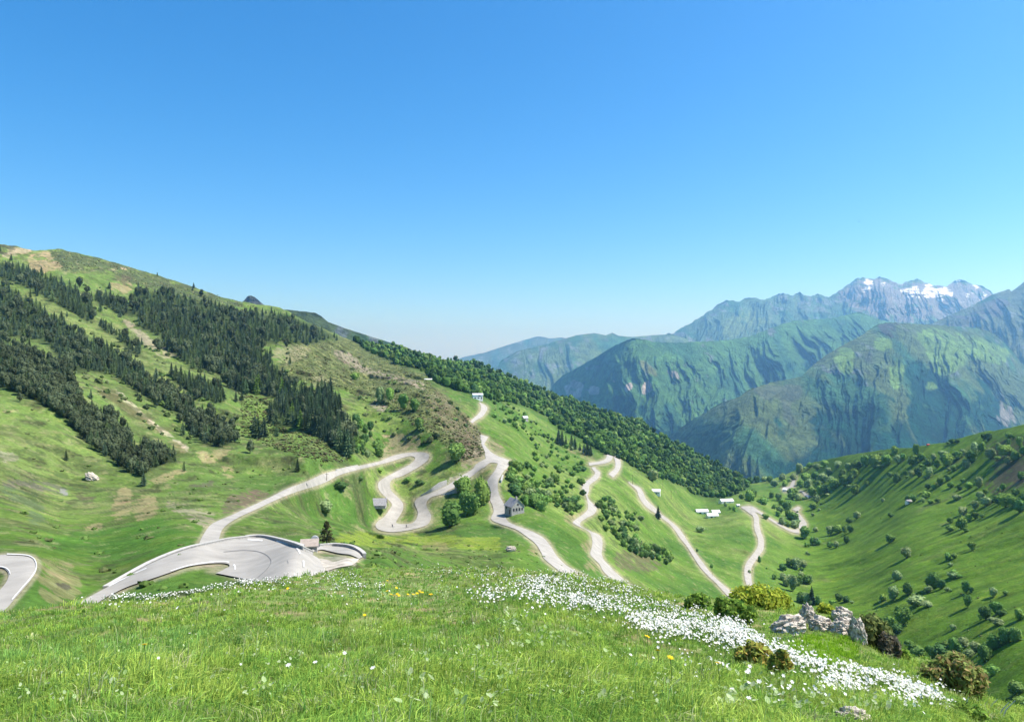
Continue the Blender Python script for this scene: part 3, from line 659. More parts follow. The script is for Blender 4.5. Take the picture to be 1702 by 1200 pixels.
# ground beyond and below everything, out to the horizon
gx = np.array([(-40000, -3000, -2500), (40000, -3000, -2500), (40000, 36000, -1500), (-40000, 36000, -1500)], float)
nG = 60
xs = np.linspace(-40000, 40000, nG); ys = np.linspace(-3000, 40000, nG)
XG, YG = np.meshgrid(xs, ys, indexing='ij')
ZG = -1150 + 120 * fbm(XG / 6000, YG / 6000, 3, 140)
link('ground', np_mesh('ground', np.stack([XG, YG, ZG], -1).reshape(-1, 3), [grid_faces(nG, nG)], M_mtn, np.zeros((nG * nG, 3)) + np.array([0.06, 0.09, 0.04]), smooth=True))['kind'] = 'structure'

# ------------------------------------------------------------------ the air
HZ = dict(x=42000, y0=-4000, y1=42000, z0=-1500, z1=1720)
hv = np.array([(sx * HZ['x'], y, z) for z in (HZ['z0'], HZ['z1']) for y in (HZ['y0'], HZ['y1']) for sx in (-1, 1)], float)
mh = bpy.data.materials.new('haze'); mh.use_nodes = True; th = mh.node_tree; th.nodes.clear()
oh = th.nodes.new('ShaderNodeOutputMaterial'); pv = th.nodes.new('ShaderNodeVolumePrincipled')
pv.inputs['Color'].default_value = (0.27, 0.59, 1.0, 1); pv.inputs['Density'].default_value = 6.8e-5; pv.inputs['Absorption Color'].default_value = (0.80, 0.955, 1, 1); pv.inputs['Anisotropy'].default_value = 0.5
th.links.new(pv.outputs[0], oh.inputs['Volume'])
HAZE = link('haze', np_mesh('haze', hv, [np.array([(0,2,3,1), (4,5,7,6), (0,1,5,4), (2,6,7,3), (0,4,6,2), (1,3,7,5)])], mh)); HAZE['kind'] = 'stuff'

# ------------------------------------------------------------------ plants: mesh prototypes
def ico(sub):
    import bmesh
    bm = bmesh.new(); bmesh.ops.create_icosphere(bm, subdivisions=sub, radius=1.0)
    bm.verts.ensure_lookup_table()
    V = np.array([v.co[:] for v in bm.verts]); Fc = np.array([[v.index for v in f.verts] for f in bm.faces]); bm.free()
    return V, Fc
ICO1, ICO2, ICO3, ICO5 = ico(1), ico(2), ico(3), ico(5)

def tube(pts, rad, seg=6, cap=True):
    pts = np.asarray(pts, float); rad = np.broadcast_to(np.asarray(rad, float), (len(pts),))
    t = np.gradient(pts, axis=0); t /= np.linalg.norm(t, axis=1)[:, None] + 1e-9
    up = np.where(np.abs(t[:, 2:3]) > 0.9, np.array([[1.0, 0, 0]]), np.array([[0, 0, 1.0]]))
    a = np.cross(t, up); a /= np.linalg.norm(a, axis=1)[:, None]; b = np.cross(t, a)
    th = np.linspace(0, 2 * math.pi, seg, endpoint=False)
    V = (pts[:, None] + rad[:, None, None] * (a[:, None] * np.cos(th)[None, :, None] + b[:, None] * np.sin(th)[None, :, None])).reshape(-1, 3)
    n = len(pts); i = np.arange(n - 1)[:, None]; j = np.arange(seg)[None]
    f = np.stack([i * seg + j, i * seg + (j + 1) % seg, (i + 1) * seg + (j + 1) % seg, (i + 1) * seg + j], -1).reshape(-1, 4)
    return V, f

class Build:
    """collects pieces into one mesh with several material slots"""
    def __init__(s): s.V = []; s.F = []; s.M = []; s.C = []; s.n = 0
    def add(s, V, F, mi=0, col=(1, 1, 1)):
        V = np.asarray(V, float); F = np.asarray(F, int)
        s.V.append(V); s.F.append(F + s.n); s.M.append(np.full(len(F), mi)); s.n += len(V)
        s.C.append(np.broadcast_to(np.asarray(col, float), (len(V), 3)))
        return s
    def box(s, c, d, mi=0, rz=0.0):
        x, y, z = np.array(d) / 2
        V = np.array([(sx * x, sy * y, sz * z) for sz in (-1, 1) for sy in (-1, 1) for sx in (-1, 1)])
        ca, sa = math.cos(rz), math.sin(rz); V = V @ np.array([[ca, sa, 0], [-sa, ca, 0], [0, 0, 1]])
        return s.add(V + np.array(c), [(0,2,3,1), (4,5,7,6), (0,1,5,4), (2,6,7,3), (0,4,6,2), (1,3,7,5)], mi)
    def mesh(s, name, mats, smooth=False, col=False):
        V = np.vstack(s.V)
        tri = [(f, m) for f, m in zip(s.F, s.M) if f.shape[1] == 3]; qd = [(f, m) for f, m in zip(s.F, s.M) if f.shape[1] == 4]
        ot = [(f, m) for f, m in zip(s.F, s.M) if f.shape[1] not in (3, 4)]
        al = tri + qd + ot
        return np_mesh(name, V, [f for f, _ in al], mats, np.vstack(s.C) if col else None, np.concatenate([m for _, m in al]), smooth)

def leaf_quads(P, N, size, r, aspect=1.6, jitter=0.9):
    n = len(P)
    d = N + jitter * r.normal(size=(n, 3)); d /= np.linalg.norm(d, axis=1)[:, None]
    a = np.cross(d, r.normal(size=(n, 3))); a /= np.linalg.norm(a, axis=1)[:, None] + 1e-9
    b = np.cross(d, a); s = (size * (0.6 + 0.8 * r.random(n)))[:, None]
    V = np.stack([P - a * s * aspect / 2, P + b * s / 2, P + a * s * aspect / 2, P - b * s / 2], 1).reshape(-1, 3)
    return V, np.arange(4 * n).reshape(-1, 4)

def conifer_mesh(r, tiers=9, seg=11, wid=0.17):
    b = Build()
    b.add(*tube([(0, 0, -0.06), (0, 0, 0.12), (0, 0, 0.9)], [0.018, 0.014, 0.004], 5), 1)
    for k in range(tiers):
        t = k / (tiers - 1); z = 0.10 + 0.80 * t; rr = wid * (1 - t) ** 0.85 + 0.018
        if t < 0.12: rr *= 0.8
        th = np.linspace(0, 2 * math.pi, 2 * seg, endpoint=False) + r.random() * 3
        ro = rr * np.where(np.arange(2 * seg) % 2 == 0, 1.0, 0.45) * (0.7 + 0.55 * r.random(2 * seg))
        zo = z - 0.035 - 0.03 * r.random(2 * seg) + 0.02 * t
        top = z + 0.105 * (1 - 0.25 * t)
        V = np.vstack([np.stack([ro * np.cos(th), ro * np.sin(th), zo], 1), [[0, 0, top]]])
        i = np.arange(2 * seg); b.add(V, np.stack([i, (i + 1) % (2 * seg), np.full(2 * seg, 2 * seg)], 1), 0)
    return b

def crown_build(r, lobes=7, nleaf=420, flat=1.0, trunk=True, leaf=0.085, core=0.86, oval=1.0):
    """unit tree: height 1, crown radius about .36"""
    b = Build(); base = 0.05 if trunk else 0.0
    cz = base + (1 - base) * 0.5; rx = 0.36; rz_ = (1 - base) * 0.5
    L = [(np.array([0, 0, cz]), np.array([rx * 0.75, rx * 0.75, rz_ * 0.9]))]
    for _ in range(lobes):
        th = r.random() * 6.283; el = r.uniform(-0.9, 0.9); q = rx * r.uniform(0.4, 0.75)
        c = np.array([math.cos(th) * q * math.cos(el), math.sin(th) * q * math.cos(el), cz + rz_ * 0.6 * math.sin(el)])
        L.append((c, np.array([1, 1, 1.05 * oval]) * rx * r.uniform(0.30, 0.62)))
    if trunk:
        b.add(*tube([(0, 0, -0.08), (0.01, 0, base * 0.6), (0.0, 0.01, cz)], [0.035, 0.026, 0.012], 6), 1)
        for _ in range(4):
            th = r.random() * 6.283
            b.add(*tube([(0, 0, base * 0.8), (0.12 * math.cos(th), 0.12 * math.sin(th), cz * 0.9), (0.2 * math.cos(th), 0.2 * math.sin(th), cz * 1.15)], [0.014, 0.009, 0.004], 4), 1)
    for c, rad in L:
        V = ICO2[0] * (core + 0.22 * (r.random((len(ICO2[0]), 1)) - 0.5)) * rad * 0.9 + c
        V[:, 2] = np.maximum(V[:, 2], base * 0.55) if trunk else np.maximum(V[:, 2], -0.05)
        b.add(V, ICO2[1], 0)
        n = int(nleaf / len(L)); N = r.normal(size=(n, 3)); N /= np.linalg.norm(N, axis=1)[:, None]
        P = c + N * rad * (0.82 + 0.30 * r.random((n, 1)))
        k = P[:, 2] > (base * 0.5 if trunk else 0.0)
        b.add(*leaf_quads(P[k], N[k], leaf, r), 0)
    return b

M_con = [mat_leaf('conifer_needles', (0.078, 0.118, 0.054), 0.4, 0.3, 0.6, 0.1), mat_leaf('conifer_blue', (0.061, 0.093, 0.054), 0.4, 0.3, 0.6, 0.1)]
M_larch = mat_leaf('larch_needles', (0.130, 0.221, 0.046), 0.2, 0.3, 0.6, 0.2)
M_bl = [mat_leaf('leaves_fresh', (0.198, 0.329, 0.075), 0.25, 0.3, 0.7, 0.25), mat_leaf('leaves_mid', (0.145, 0.251, 0.065), 0.25, 0.3, 0.7, 0.25),
        mat_leaf('leaves_pale', (0.274, 0.361, 0.154), 0.2, 0.3, 0.7, 0.25), mat_leaf('leaves_deep', (0.088, 0.164, 0.053), 0.25, 0.3, 0.7, 0.2)]
r_ = np.random.default_rng(3)
CONB = [conifer_mesh(r_, 9, 11, w) for w in (0.20, 0.23, 0.27, 0.18)]
CONM = [b.mesh('conifer', [M_con[i % 2], M_bark]) for i, b in enumerate(CONB)]
PINEB = [crown_build(np.random.default_rng(60 + i), 7, 420, oval=1.2, leaf=0.07, core=0.9) for i in range(3)]
M_pine = mat_leaf('pine_foliage', (0.072, 0.092, 0.048), 0.35, 0.3, 0.6, 0.1)
PINEM = [q.mesh('conifer', [M_pine, M_bark]) for q in PINEB]
LARCH = conifer_mesh(r_, 8, 10, 0.19).mesh('larch', [M_larch, M_bark])
TREEB = [crown_build(r_, 10, 680, oval=o, leaf=0.066, core=0.95) for o in (1.0, 1.25, 0.9, 1.1)]
TREEM = {(i, j): b.mesh('broadleaf', [M_bl[j], M_bark]) for i, b in enumerate(TREEB) for j in range(4)}
BUSHB = [crown_build(r_, 6, 520, trunk=False, leaf=0.072, core=0.95) for _ in range(3)]
BUSHM = {(i, j): b.mesh('bush', [M_bl[j], M_bark]) for i, b in enumerate(BUSHB) for j in range(4)}

def ground_at(u, v):
    p = hill_P(np.array([float(u)]), np.array([float(v)]))[0]; return p

def scatter(polys, spacing, n, seed, hmask=None):
    """dart throwing inside outlines"""
    r = np.random.default_rng(seed); out = []
    lo = np.min([p.min(0) for p in polys], 0); hi = np.max([p.max(0) for p in polys], 0)
    cell = {}
    for _ in range(n * 12):
        if len(out) >= n: break
        q = lo + r.random(2) * (hi - lo)
        s = spacing(q) if callable(spacing) else spacing
        if not any(inpoly(q[0], q[1], p) for p in polys): continue
        ci, cj = int(q[0] // 12), int(q[1] // 12); ok = True
        for a in (-1, 0, 1):
            for b in (-1, 0, 1):
                for o in cell.get((ci + a, cj + b), ()):
                    if (o[0] - q[0]) ** 2 + ((o[1] - q[1]) * 1.3) ** 2 < s * s: ok = False; break
                if not ok: break
            if not ok: break
        if ok: out.append(q); cell.setdefault((ci, cj), []).append(q)
    return np.array(out).reshape(-1, 2)

# ---- conifers
CON_LAB = ['dark conifer in the band just under the bare hilltop on the far left', 'dark conifer in the long middle band slanting down the left slope',
    'dark bushy conifer in the lowest band beside the smooth grass spur', 'dark conifer at the foot of the lowest band on the left slope',
    'dark conifer in the narrow tongue of wood running down to the pale scree', 'bluish dark conifer in the dense wood over the middle of the left hillside',
    'dark conifer in the wood under the brow of the hill above the heath', 'dark conifer in the short row beside the pale landslip',
    'tall conifer in the row above the pale grass gully', 'tall dark conifer in the plantation above the upper road bend', 'dark pine in the clump above the small hairpin on the wooded slope']
CON_GRP = ['conifers under the hilltop', 'conifers of the middle band', 'conifers of the lowest band', 'conifers at the foot of the lowest band', 'conifers of the narrow tongue', 'conifers of the dense wood',
    'conifers under the brow', 'conifers beside the landslip', 'conifers above the grass gully', 'conifers of the plantation', 'pines above the small hairpin']
CON_H = [10.5, 8.5, 6.5, 5.5, 6.5, 10.5, 11, 8.5, 8.5, 12.5, 15]
cons = []
for k, poly in enumerate(CONI):
    q = scatter([poly], lambda q: 5.4 + 3.2 * max(0.0, float(fbm(q[0] / 16, q[1] / 12, 2, 440))), 560, 100 + k)
    if not len(q): continue
    rj = np.random.default_rng(460 + k); st = q[rj.random(len(q)) < 0.10]; q = np.vstack([q, st + rj.normal(size=st.shape) * (20, 13)])
    q = q[(q[:, 1] > np.interp(q[:, 0], CREST[:, 0], CREST[:, 1]) + 8) & (road_mask.at(q[:, 0], q[:, 1]) < 0.05)]
    P = hill_P(q[:, 0], q[:, 1])
    for p, uv in zip(P, q):
        h = CON_H[k] * random.uniform(0.62, 1.25)
        cons.append((h * F / p[1], p, h, k, random.randrange(4) if random.random() > {2: 0.65, 3: 0.65, 4: 0.6, 1: 0.25, 5: 0.2}.get(k, 0.1) else 4 + random.randrange(3), random.random() * 6.28))
cons.sort(key=lambda c: -c[0])
for i, (px, p, h, k, m, rz) in enumerate(cons[:285]):
    o = link('conifer', (CONM + PINEM)[m], loc=p, rot=(0, 0, rz), scale=(h * random.uniform(0.85, 1.2),) * 2 + (h,)) if m < 4 else link('conifer', PINEM[m - 4], loc=p, rot=(0, 0, rz), scale=(h * random.uniform(0.75, 0.95),) * 2 + (h * 0.85,))
    tag(o, CON_LAB[k], 'tree', CON_GRP[k])
b = Build()
for px, p, h, k, m, rz in cons[285:]:
    c, s = math.cos(rz), math.sin(rz); Rm = np.array([[c, s, 0], [-s, c, 0], [0, 0, 1]]); w = random.uniform(0.85, 1.25)
    cc = np.array([(0.078, 0.118, 0.054), (0.075, 0.112, 0.066), (0.105, 0.150, 0.058), (0.068, 0.098, 0.050)][random.randrange(4)]) * random.uniform(0.75, 1.35)
    if m > 3: w *= 0.8; cc = np.array((0.072, 0.092, 0.048)) * random.uniform(0.7, 1.4)
    pb = (CONB + PINEB)[m]
    for V, Fc, n0 in zip(pb.V, pb.F, np.cumsum([0] + [len(v) for v in pb.V])):
        b.add((V @ Rm) * np.array([h * w, h * w, h]) + p, Fc - n0, 0, cc)
M_colleaf = mat_leaf('foliage', None, 0, 0.35, 0.7, 0.15)
o = link('conifer_wood', b.mesh('conifer_wood', M_colleaf, col=True)); o['kind'] = 'stuff'
print('conifers', len(cons))
# lone conifers
for z, x, y, h, larch, lab in [(1, 395, 592, 9, 0, 'lone conifer on the pale grass strip between two dark bands'), (1, 1246, 385, 9, 0, 'rounded conifer standing out on the skyline of the left hill'),
        (1, 1012, 305, 6, 0, 'tiny conifer on the skyline right of the earth scar'), (3, 425, 487, 4.5, 0, 'small lone conifer on the smooth grass spur'), (3, 1640, 335, 13, 0, 'dark conifer beside the pale gully, left of the plantation'),
        (2, 110, 1035, 12, 0, 'left one of the two dark conifers standing in grass left of the plantation'), (2, 150, 1040, 12, 0, 'right one of the two dark conifers standing in grass left of the plantation'),
        (2, 230, 1030, 7, 0, 'small conifer on the grass left of the plantation foot'), (4, 366, 325, 6, 0, 'narrow conifer above the upper road, beside dark bushes'),
        (2, 115, 755, 17, 1, 'bright green larch at the lower edge of the dense conifer wood'), (2, 265, 770, 15, 1, 'pale green larch between the dense wood and the plantation'),
        (2, 330, 950, 15, 1, 'green larch at the left front of the plantation'), (2, 385, 985, 13, 1, 'green larch in the front row of the plantation'), (1, 1648, 1070, 15, 1, 'bright larch at the right end of the dark tongue'),
        (1, 1240, 400, 6, 0, 'small conifer close to the rounded skyline conifer'), (5, 1292, 865, 13, 0, 'dark upright tree covering the bend of the third road'),
        (13, 505, 182, 13, 0, 'narrow dark tree among bushes beyond the pale rocks')]:
    p = ground_at(*Z(z, x, y)[0]); o = link('larch' if larch else 'conifer', LARCH if larch else CONM[random.randrange(3)], loc=p, rot=(0, 0, random.random() * 6), scale=(h * 1.15, h * 1.15, h)); tag(o, lab, 'tree')

# ---- broadleaf trees and bushes: (close-up, x, base y, width, height)
def bl(z, rows): return [(z, *r) for r in np.array(rows, float).reshape(-1, 4)]
RIGHT = bl(7, [800,265,55,95, 630,275,60,95, 870,590,70,60, 740,620,60,60, 780,615,50,50, 850,625,40,40, 905,635,50,40, 965,625,45,40, 1105,605,80,50, 1280,510,70,95, 1065,510,50,50, 1040,460,40,55,
    985,490,50,60, 650,470,60,80, 765,430,50,60, 820,430,80,85, 895,430,60,85, 1030,350,90,110, 960,360,60,80, 885,350,60,70, 770,340,80,90, 660,330,60,80, 570,340,90,95, 480,360,100,115, 410,350,80,100,
    1115,290,70,70, 1155,260,50,50, 1250,250,80,100, 1300,230,60,80, 1370,290,80,95, 1480,270,100,100, 1425,230,40,75, 1510,190,40,60, 1510,130,50,50, 1350,150,50,70, 1320,140,40,50, 1075,170,50,40, 1110,170,40,40,
    1590,200,50,90, 1225,320,80,110, 1180,360,70,70, 1000,280,70,60, 1600,450,60,70, 1465,530,50,60, 1290,600,60,70, 1330,560,40,50, 1330,650,80,80, 1420,620,60,60, 1590,700,100,115, 1540,650,80,80, 1480,660,100,120,
    1430,640,60,70, 1250,680,60,80, 1150,720,80,70, 1140,830,75,115, 1200,770,60,70, 1250,750,50,60, 1060,780,50,50, 1060,840,70,50, 1305,740,40,40, 1130,530,40,40, 1200,520,70,60, 700,300,50,60, 520,290,60,60, 590,290,50,60,
    840,300,60,60, 930,300,50,60, 720,420,40,50, 600,430,40,50, 1090,380,50,50, 1160,470,50,40, 930,520,40,40, 890,520,50,50, 1500,330,60,70, 1560,300,70,80, 1620,260,60,80, 1560,570,60,60, 1620,620,70,80])
VALE = bl(6, [1200,790,50,70, 1250,795,40,50, 1160,870,30,30, 1150,810,30,40, 1210,510,60,60, 1040,600,80,80, 1010,650,60,50, 1060,660,80,70, 960,640,50,80, 930,570,50,50,
    900,510,40,50, 940,550,60,70, 1090,440,60,60, 1040,430,90,100, 930,440,60,70, 810,475,90,70, 700,450,80,100, 730,420,60,80, 1235,460,50,70, 1300,390,60,90, 1260,400,60,90, 1200,410,80,90, 1170,350,80,90, 1110,340,60,70,
    1150,290,90,80, 1280,300,80,90, 1230,280,70,80, 1380,340,90,80, 1460,330,80,110, 1510,300,60,90, 1540,260,70,80, 1440,270,80,90, 1330,240,70,70, 1400,180,70,60, 1240,200,70,60, 1180,180,60,50, 1300,170,60,60, 1100,220,80,80,
    1050,280,50,60, 980,330,60,60, 900,330,70,60, 860,300,60,60, 960,280,70,60, 510,490,30,40, 580,530,40,50, 545,515,30,35, 780,935,30,55, 700,1020,25,30, 400,980,30,40, 280,850,25,30, 640,430,50,50, 760,300,60,60, 820,290,60,50,
    680,330,50,60, 960,480,60,60, 1000,520,70,80, 1000,570,50,60, 880,420,50,50, 1350,300,60,60, 1490,200,70,70, 1560,190,80,80, 1620,150,80,80, 1080,540,20,20, 1250,350,60,80])
LOWR = bl(13, [985,50,50,60, 965,160,60,90, 905,165,40,45, 1050,130,60,80, 1190,90,80,90, 1235,95,50,60, 1165,115,40,40, 1305,35,60,40, 1270,110,35,25, 1375,120,50,80, 1385,200,45,80, 1530,140,45,60, 1600,130,35,30,
    1100,190,100,65, 1485,270,60,80, 1545,240,60,80, 1570,250,50,40, 1550,300,90,45, 1300,330,40,40, 1675,270,70,70, 1600,400,90,90, 1660,390,70,80, 1530,440,70,90, 1430,450,70,60, 1480,510,90,110, 1525,580,70,60,
    1230,470,90,70, 1310,470,80,110, 1360,430,70,70, 1180,480,60,70, 1110,475,90,60, 1060,430,60,50, 1660,690,100,80, 1685,780,90,90, 1270,440,60,60, 1400,480,60,50])
BROOK = bl(13, [400,110,60,100, 480,70,65,60, 360,80,50,60, 430,75,50,60, 545,185,45,55, 475,180,45,70, 440,170,50,60, 660,165,40,50, 700,170,50,40, 620,185,30,30, 340,45,40,40, 380,60,50,50]) + \
    bl(6, [1020,960,60,70, 1070,980,90,90, 1120,970,70,60, 960,1000,60,60, 1170,1105,90,80, 1110,1050,60,50, 1060,1100,60,70, 900,1070,50,50])
UNIQ = [(7, 340,750,60,68,'round dark tree above the clump in the middle of the right-hand pasture'), (7, 285,782,50,50,'smaller round tree just below left of the round dark pasture tree'), (7, 140,872,60,80,'leftmost dark tree of the clump in the right-hand pasture'),
    (7, 200,858,72,75,'broad dark tree second from left in the pasture clump'), (7, 250,858,44,70,'narrow tree in the middle of the pasture clump'), (7, 292,852,52,62,'rightmost tree of the pasture clump'),
    (7, 260,935,50,60,'pale round bush under the right end of the pasture clump'), (7, 135,970,50,50,'left one of the paired round bushes beside the brook'), (7, 185,970,50,58,'right one of the paired round bushes beside the brook'),
    (7, 30,945,50,62,'bush by the brook left of the paired round bushes'), (7, 540,622,30,38,'small lone bush high on the open right-hand pasture'), (7, 605,735,45,38,'lone pale bush below the hut on the right-hand pasture'),
    (7, 595,930,72,72,'lone round bush with a sharp shadow in the middle of the right pasture'), (7, 725,1050,86,92,'large lone pale round tree low on the right pasture'), (7, 1225,990,55,72,'yellowish pear-shaped tree low on the right slope'),
    (7, 1040,1065,62,65,'left round tree of the close pair under the yellowish tree'), (7, 1095,1050,42,45,'right smaller tree of the close pair under the yellowish tree'), (7, 1060,1115,36,36,'small round bush right below the close pair of trees'),
    (7, 1085,1190,62,62,'round tree at the foot of the slope beneath the small round bush'), (7, 925,1200,60,50,'low round bush left of the tree at the foot of the slope'), (7, 640,1195,50,55,'round bush far down the pasture right of the brook'),
    (7, 330,562,70,92,'lone pale tree at the upper left edge of the right pasture'), (7, 420,497,30,45,'small dark tree between the wood and the right pasture'),
    (13, 1020,300,75,115,'tall round-topped tree just beyond the pale rocks'), (13, 945,300,62,55,'low bush left of the round-topped tree beyond the rocks'), (13, 985,345,80,60,'dark bush under the round-topped tree beyond the rocks'),
    (6, 1140,740,80,105,'dark tree at the tip of the valley-floor hairpin'), (6, 1230,690,40,45,'small round tree right of the valley-floor hairpin'), (6, 300,695,80,60,'dark slanting bush alone on the meadow below the white roofed barns'),
    (6, 830,590,72,50,'round bush hiding part of the lane to the valley floor'), (6, 1205,565,30,28,'tiny bush above the valley-floor hairpin'), (6, 835,985,20,18,'tiny dark bush right of the lowest road'),
    (4, 895,328,52,34,'dark bush beside the road under the upper loop'), (4, 650,440,95,62,'pale rounded bush on the meadow inside the upper loop'), (4, 545,590,110,90,'large round bush with dark shaded foot left of the stone hut'),
    (4, 765,388,60,42,'small bush between the pale rounded bush and the road'), (4, 1075,390,50,34,'left small bush on the grass right of the S bend'), (4, 1150,412,62,42,'right small bush on the grass right of the S bend'),
    (4, 1390,262,115,135,'leafy tree at the foot of the rocky spur'), (4, 1345,678,165,170,'largest round leafy tree beside the S bend'), (4, 1430,470,110,130,'bushy tree at the end of the grey retaining wall'),
    (4, 1485,600,150,150,'dense bushy tree below the middle road in the centre'), (4, 1550,545,115,190,'tall bushy tree touching the left edge of the middle road'), (4, 1440,560,100,110,'lower bushy tree in front of the grey retaining wall'),
    (5, 495,790,105,110,'round tree to the right of the gabled house'), (5, 440,780,60,80,'bush close behind the gabled house'), (5, 540,815,70,80,'pale bush right of the round tree by the gabled house'), (5, 1255,620,85,85,'dark round tree at the edge of the forest above the third road'),
    (2, 1045,855,62,110,'fresh green upright tree on the spur, left of its twin'), (2, 1120,865,62,95,'fresh green upright tree on the spur, right of its twin'), (2, 735,665,75,55,'dark bush in the heath under the skyline'), (2, 900,810,70,110,'dark shaggy tree in the heath beside bare rock'),
    (2, 960,800,50,100,'tall dark tree right of the shaggy tree in the heath'), (2, 1150,985,55,90,'pale bush on the spur above the cutting')]
FILL = [('slope', [Z(5, 460,330, 650,340, 840,490, 830,560, 700,640, 560,560, 480,450)], 52, 5.0, 'leafy bush on the steep grass between the forest and the middle road', 'bushes on the upper grass slope'),
        ('slope', [Z(5, 340,520, 420,480, 560,600, 800,640, 820,780, 740,850, 600,760, 430,800, 360,700, 310,570)], 95, 5.5, 'leafy bush on the overgrown bank between the house and the second road', 'bushes between the middle roads'),
        ('slope', [Z(5, 880,700, 1000,740, 1180,850, 1180,940, 1060,1010, 960,950, 920,850)], 52, 5.5, 'leafy bush on the bank below the second road', 'bushes below the second road'),
        ('slope', [Z(5, 1000,960, 1130,1000, 1300,1080, 1400,1120, 1350,1160, 1150,1100, 1060,1040)], 44, 6.5, 'dark upright bush low on the bank above the knoll edge', 'bushes above the knoll edge'),
        ('slope', [Z(2, 740,950, 830,960, 900,1080, 890,1160, 760,1190, 710,1090)], 24, 7.5, 'leafy tree in the strip between the plantation and the upper road', 'leafy trees beside the plantation'),
        ('slope', [Z(5, 190,90, 330,130, 480,200, 640,330, 460,330, 300,260, 180,170)], 46, 5.0, 'bush along the lower edge of the forest slope', 'bushes at the forest edge')]
n_bl = n_bu = 0
def put(z, x, y, w, h, lab, grp=None, pale=None):
    u, v = Z(z, x, y)[0]; p = ground_at(u, v); s = ZW[z][2]
    hm = max(1.0, h / s * p[1] / F); wm = max(1.0, w / s * p[1] / F)
    tree = hm > 4.2 and h > w * 0.85
    j = random.choices(range(4), (4, 4, 3, 2) if pale is None else pale)[0]
    me = TREEM[(random.randrange(4), j)] if tree else BUSHM[(random.randrange(3), j)]
    o = link('broadleaf_tree' if tree else 'bush', me, loc=p - np.array([0, 0, 0.1 * hm]), rot=(0, 0, random.random() * 6.28), scale=(wm / 0.74 * random.uniform(0.85, 1.2), wm / 0.74 * random.uniform(0.85, 1.2), hm * 1.1))
    tag(o, lab, 'tree' if tree else 'bush', grp)
for rows, lt, lb, grp in ((RIGHT, 'pale leafy tree with long shadow on the upper right-hand slope', 'low leafy bush on the upper right-hand slope', 'on the upper right slope'), (VALE, 'leafy tree in the scattered wood at the head of the valley', 'bush in the scattered wood at the head of the valley', 'at the valley head'),
                     (LOWR, 'leafy tree low on the right-hand slope beyond the knoll', 'round bush low on the right-hand slope beyond the knoll', 'low on the right slope'), (BROOK, 'leafy tree by the brook right of the lowest road', 'bush by the brook right of the lowest road', 'by the brook')):
    for z, x, y, w, h in rows:
        hm = h / ZW[z][2] * ground_at(*Z(z, x, y)[0])[1] / F; t = hm > 4.2 and h > w * 0.85
        put(z, x, y, w, h, lt if t else lb, ('trees ' if t else 'bushes ') + grp, (3, 4, 4, 1))
        if random.random() < 0.32:      # a smaller neighbour leaning into it
            k = random.uniform(0.4, 0.75); put(z, x + random.choice((-1, 1)) * w * random.uniform(0.4, 0.8), y + random.uniform(-0.1, 0.25) * h, w * k, min(h * k, 3.6 / ground_at(*Z(z, x, y)[0])[1] * F * ZW[z][2]), lb, 'bushes ' + grp, (3, 4, 4, 1))
for z, x, y, w, h, lab in UNIQ: put(z, x, y, w, h, lab)
UG = Build()
for k, (_, polys, n, sz, lab, grp) in enumerate(FILL):
    for q in scatter(polys, 4.5, n, 300 + k):
        p = ground_at(*q); hm = sz * random.uniform(0.3, 1.15); j = random.choices(range(4), (3, 4, 2, 3))[0]
        tall = 'tree' in lab or 'upright' in lab
        if 'tree' not in lab and hm * F / p[1] < 9.5:          # too small to tell apart: part of the undergrowth
            pb = BUSHB[random.randrange(3)]; c_, s_ = math.cos(q[0]), math.sin(q[0]); Rm = np.array([[c_, s_, 0], [-s_, c_, 0], [0, 0, 1]])
            col = np.array([(0.19, 0.32, 0.07), (0.14, 0.25, 0.065), (0.26, 0.35, 0.15), (0.09, 0.16, 0.05)][j]) * random.uniform(0.8, 1.2)
            for V, Fc, n0 in zip(pb.V, pb.F, np.cumsum([0] + [len(v) for v in pb.V])): UG.add((V @ Rm) * np.array([hm * 1.4, hm * 1.4, hm]) + p - (0, 0, 0.08 * hm), Fc - n0, 0, col)
            continue
        me = TREEM[(random.randrange(4), j)] if 'tree' in lab else BUSHM[(random.randrange(3), j)]
        o = link('broadleaf_tree' if 'tree' in lab else 'bush', me, loc=p - np.array([0, 0, 0.08 * hm]), rot=(0, 0, random.random() * 6.28), scale=(hm * (1.0 if tall else 1.45),) * 2 + (hm,))
        tag(o, lab, 'tree' if 'tree' in lab else 'bush', grp)

M_colleaf2 = mat_leaf('undergrowth_leaves', None, 0, 0.35, 0.7, 0.2)
o = link('undergrowth', UG.mesh('undergrowth', M_colleaf2, col=True)); o['kind'] = 'stuff'
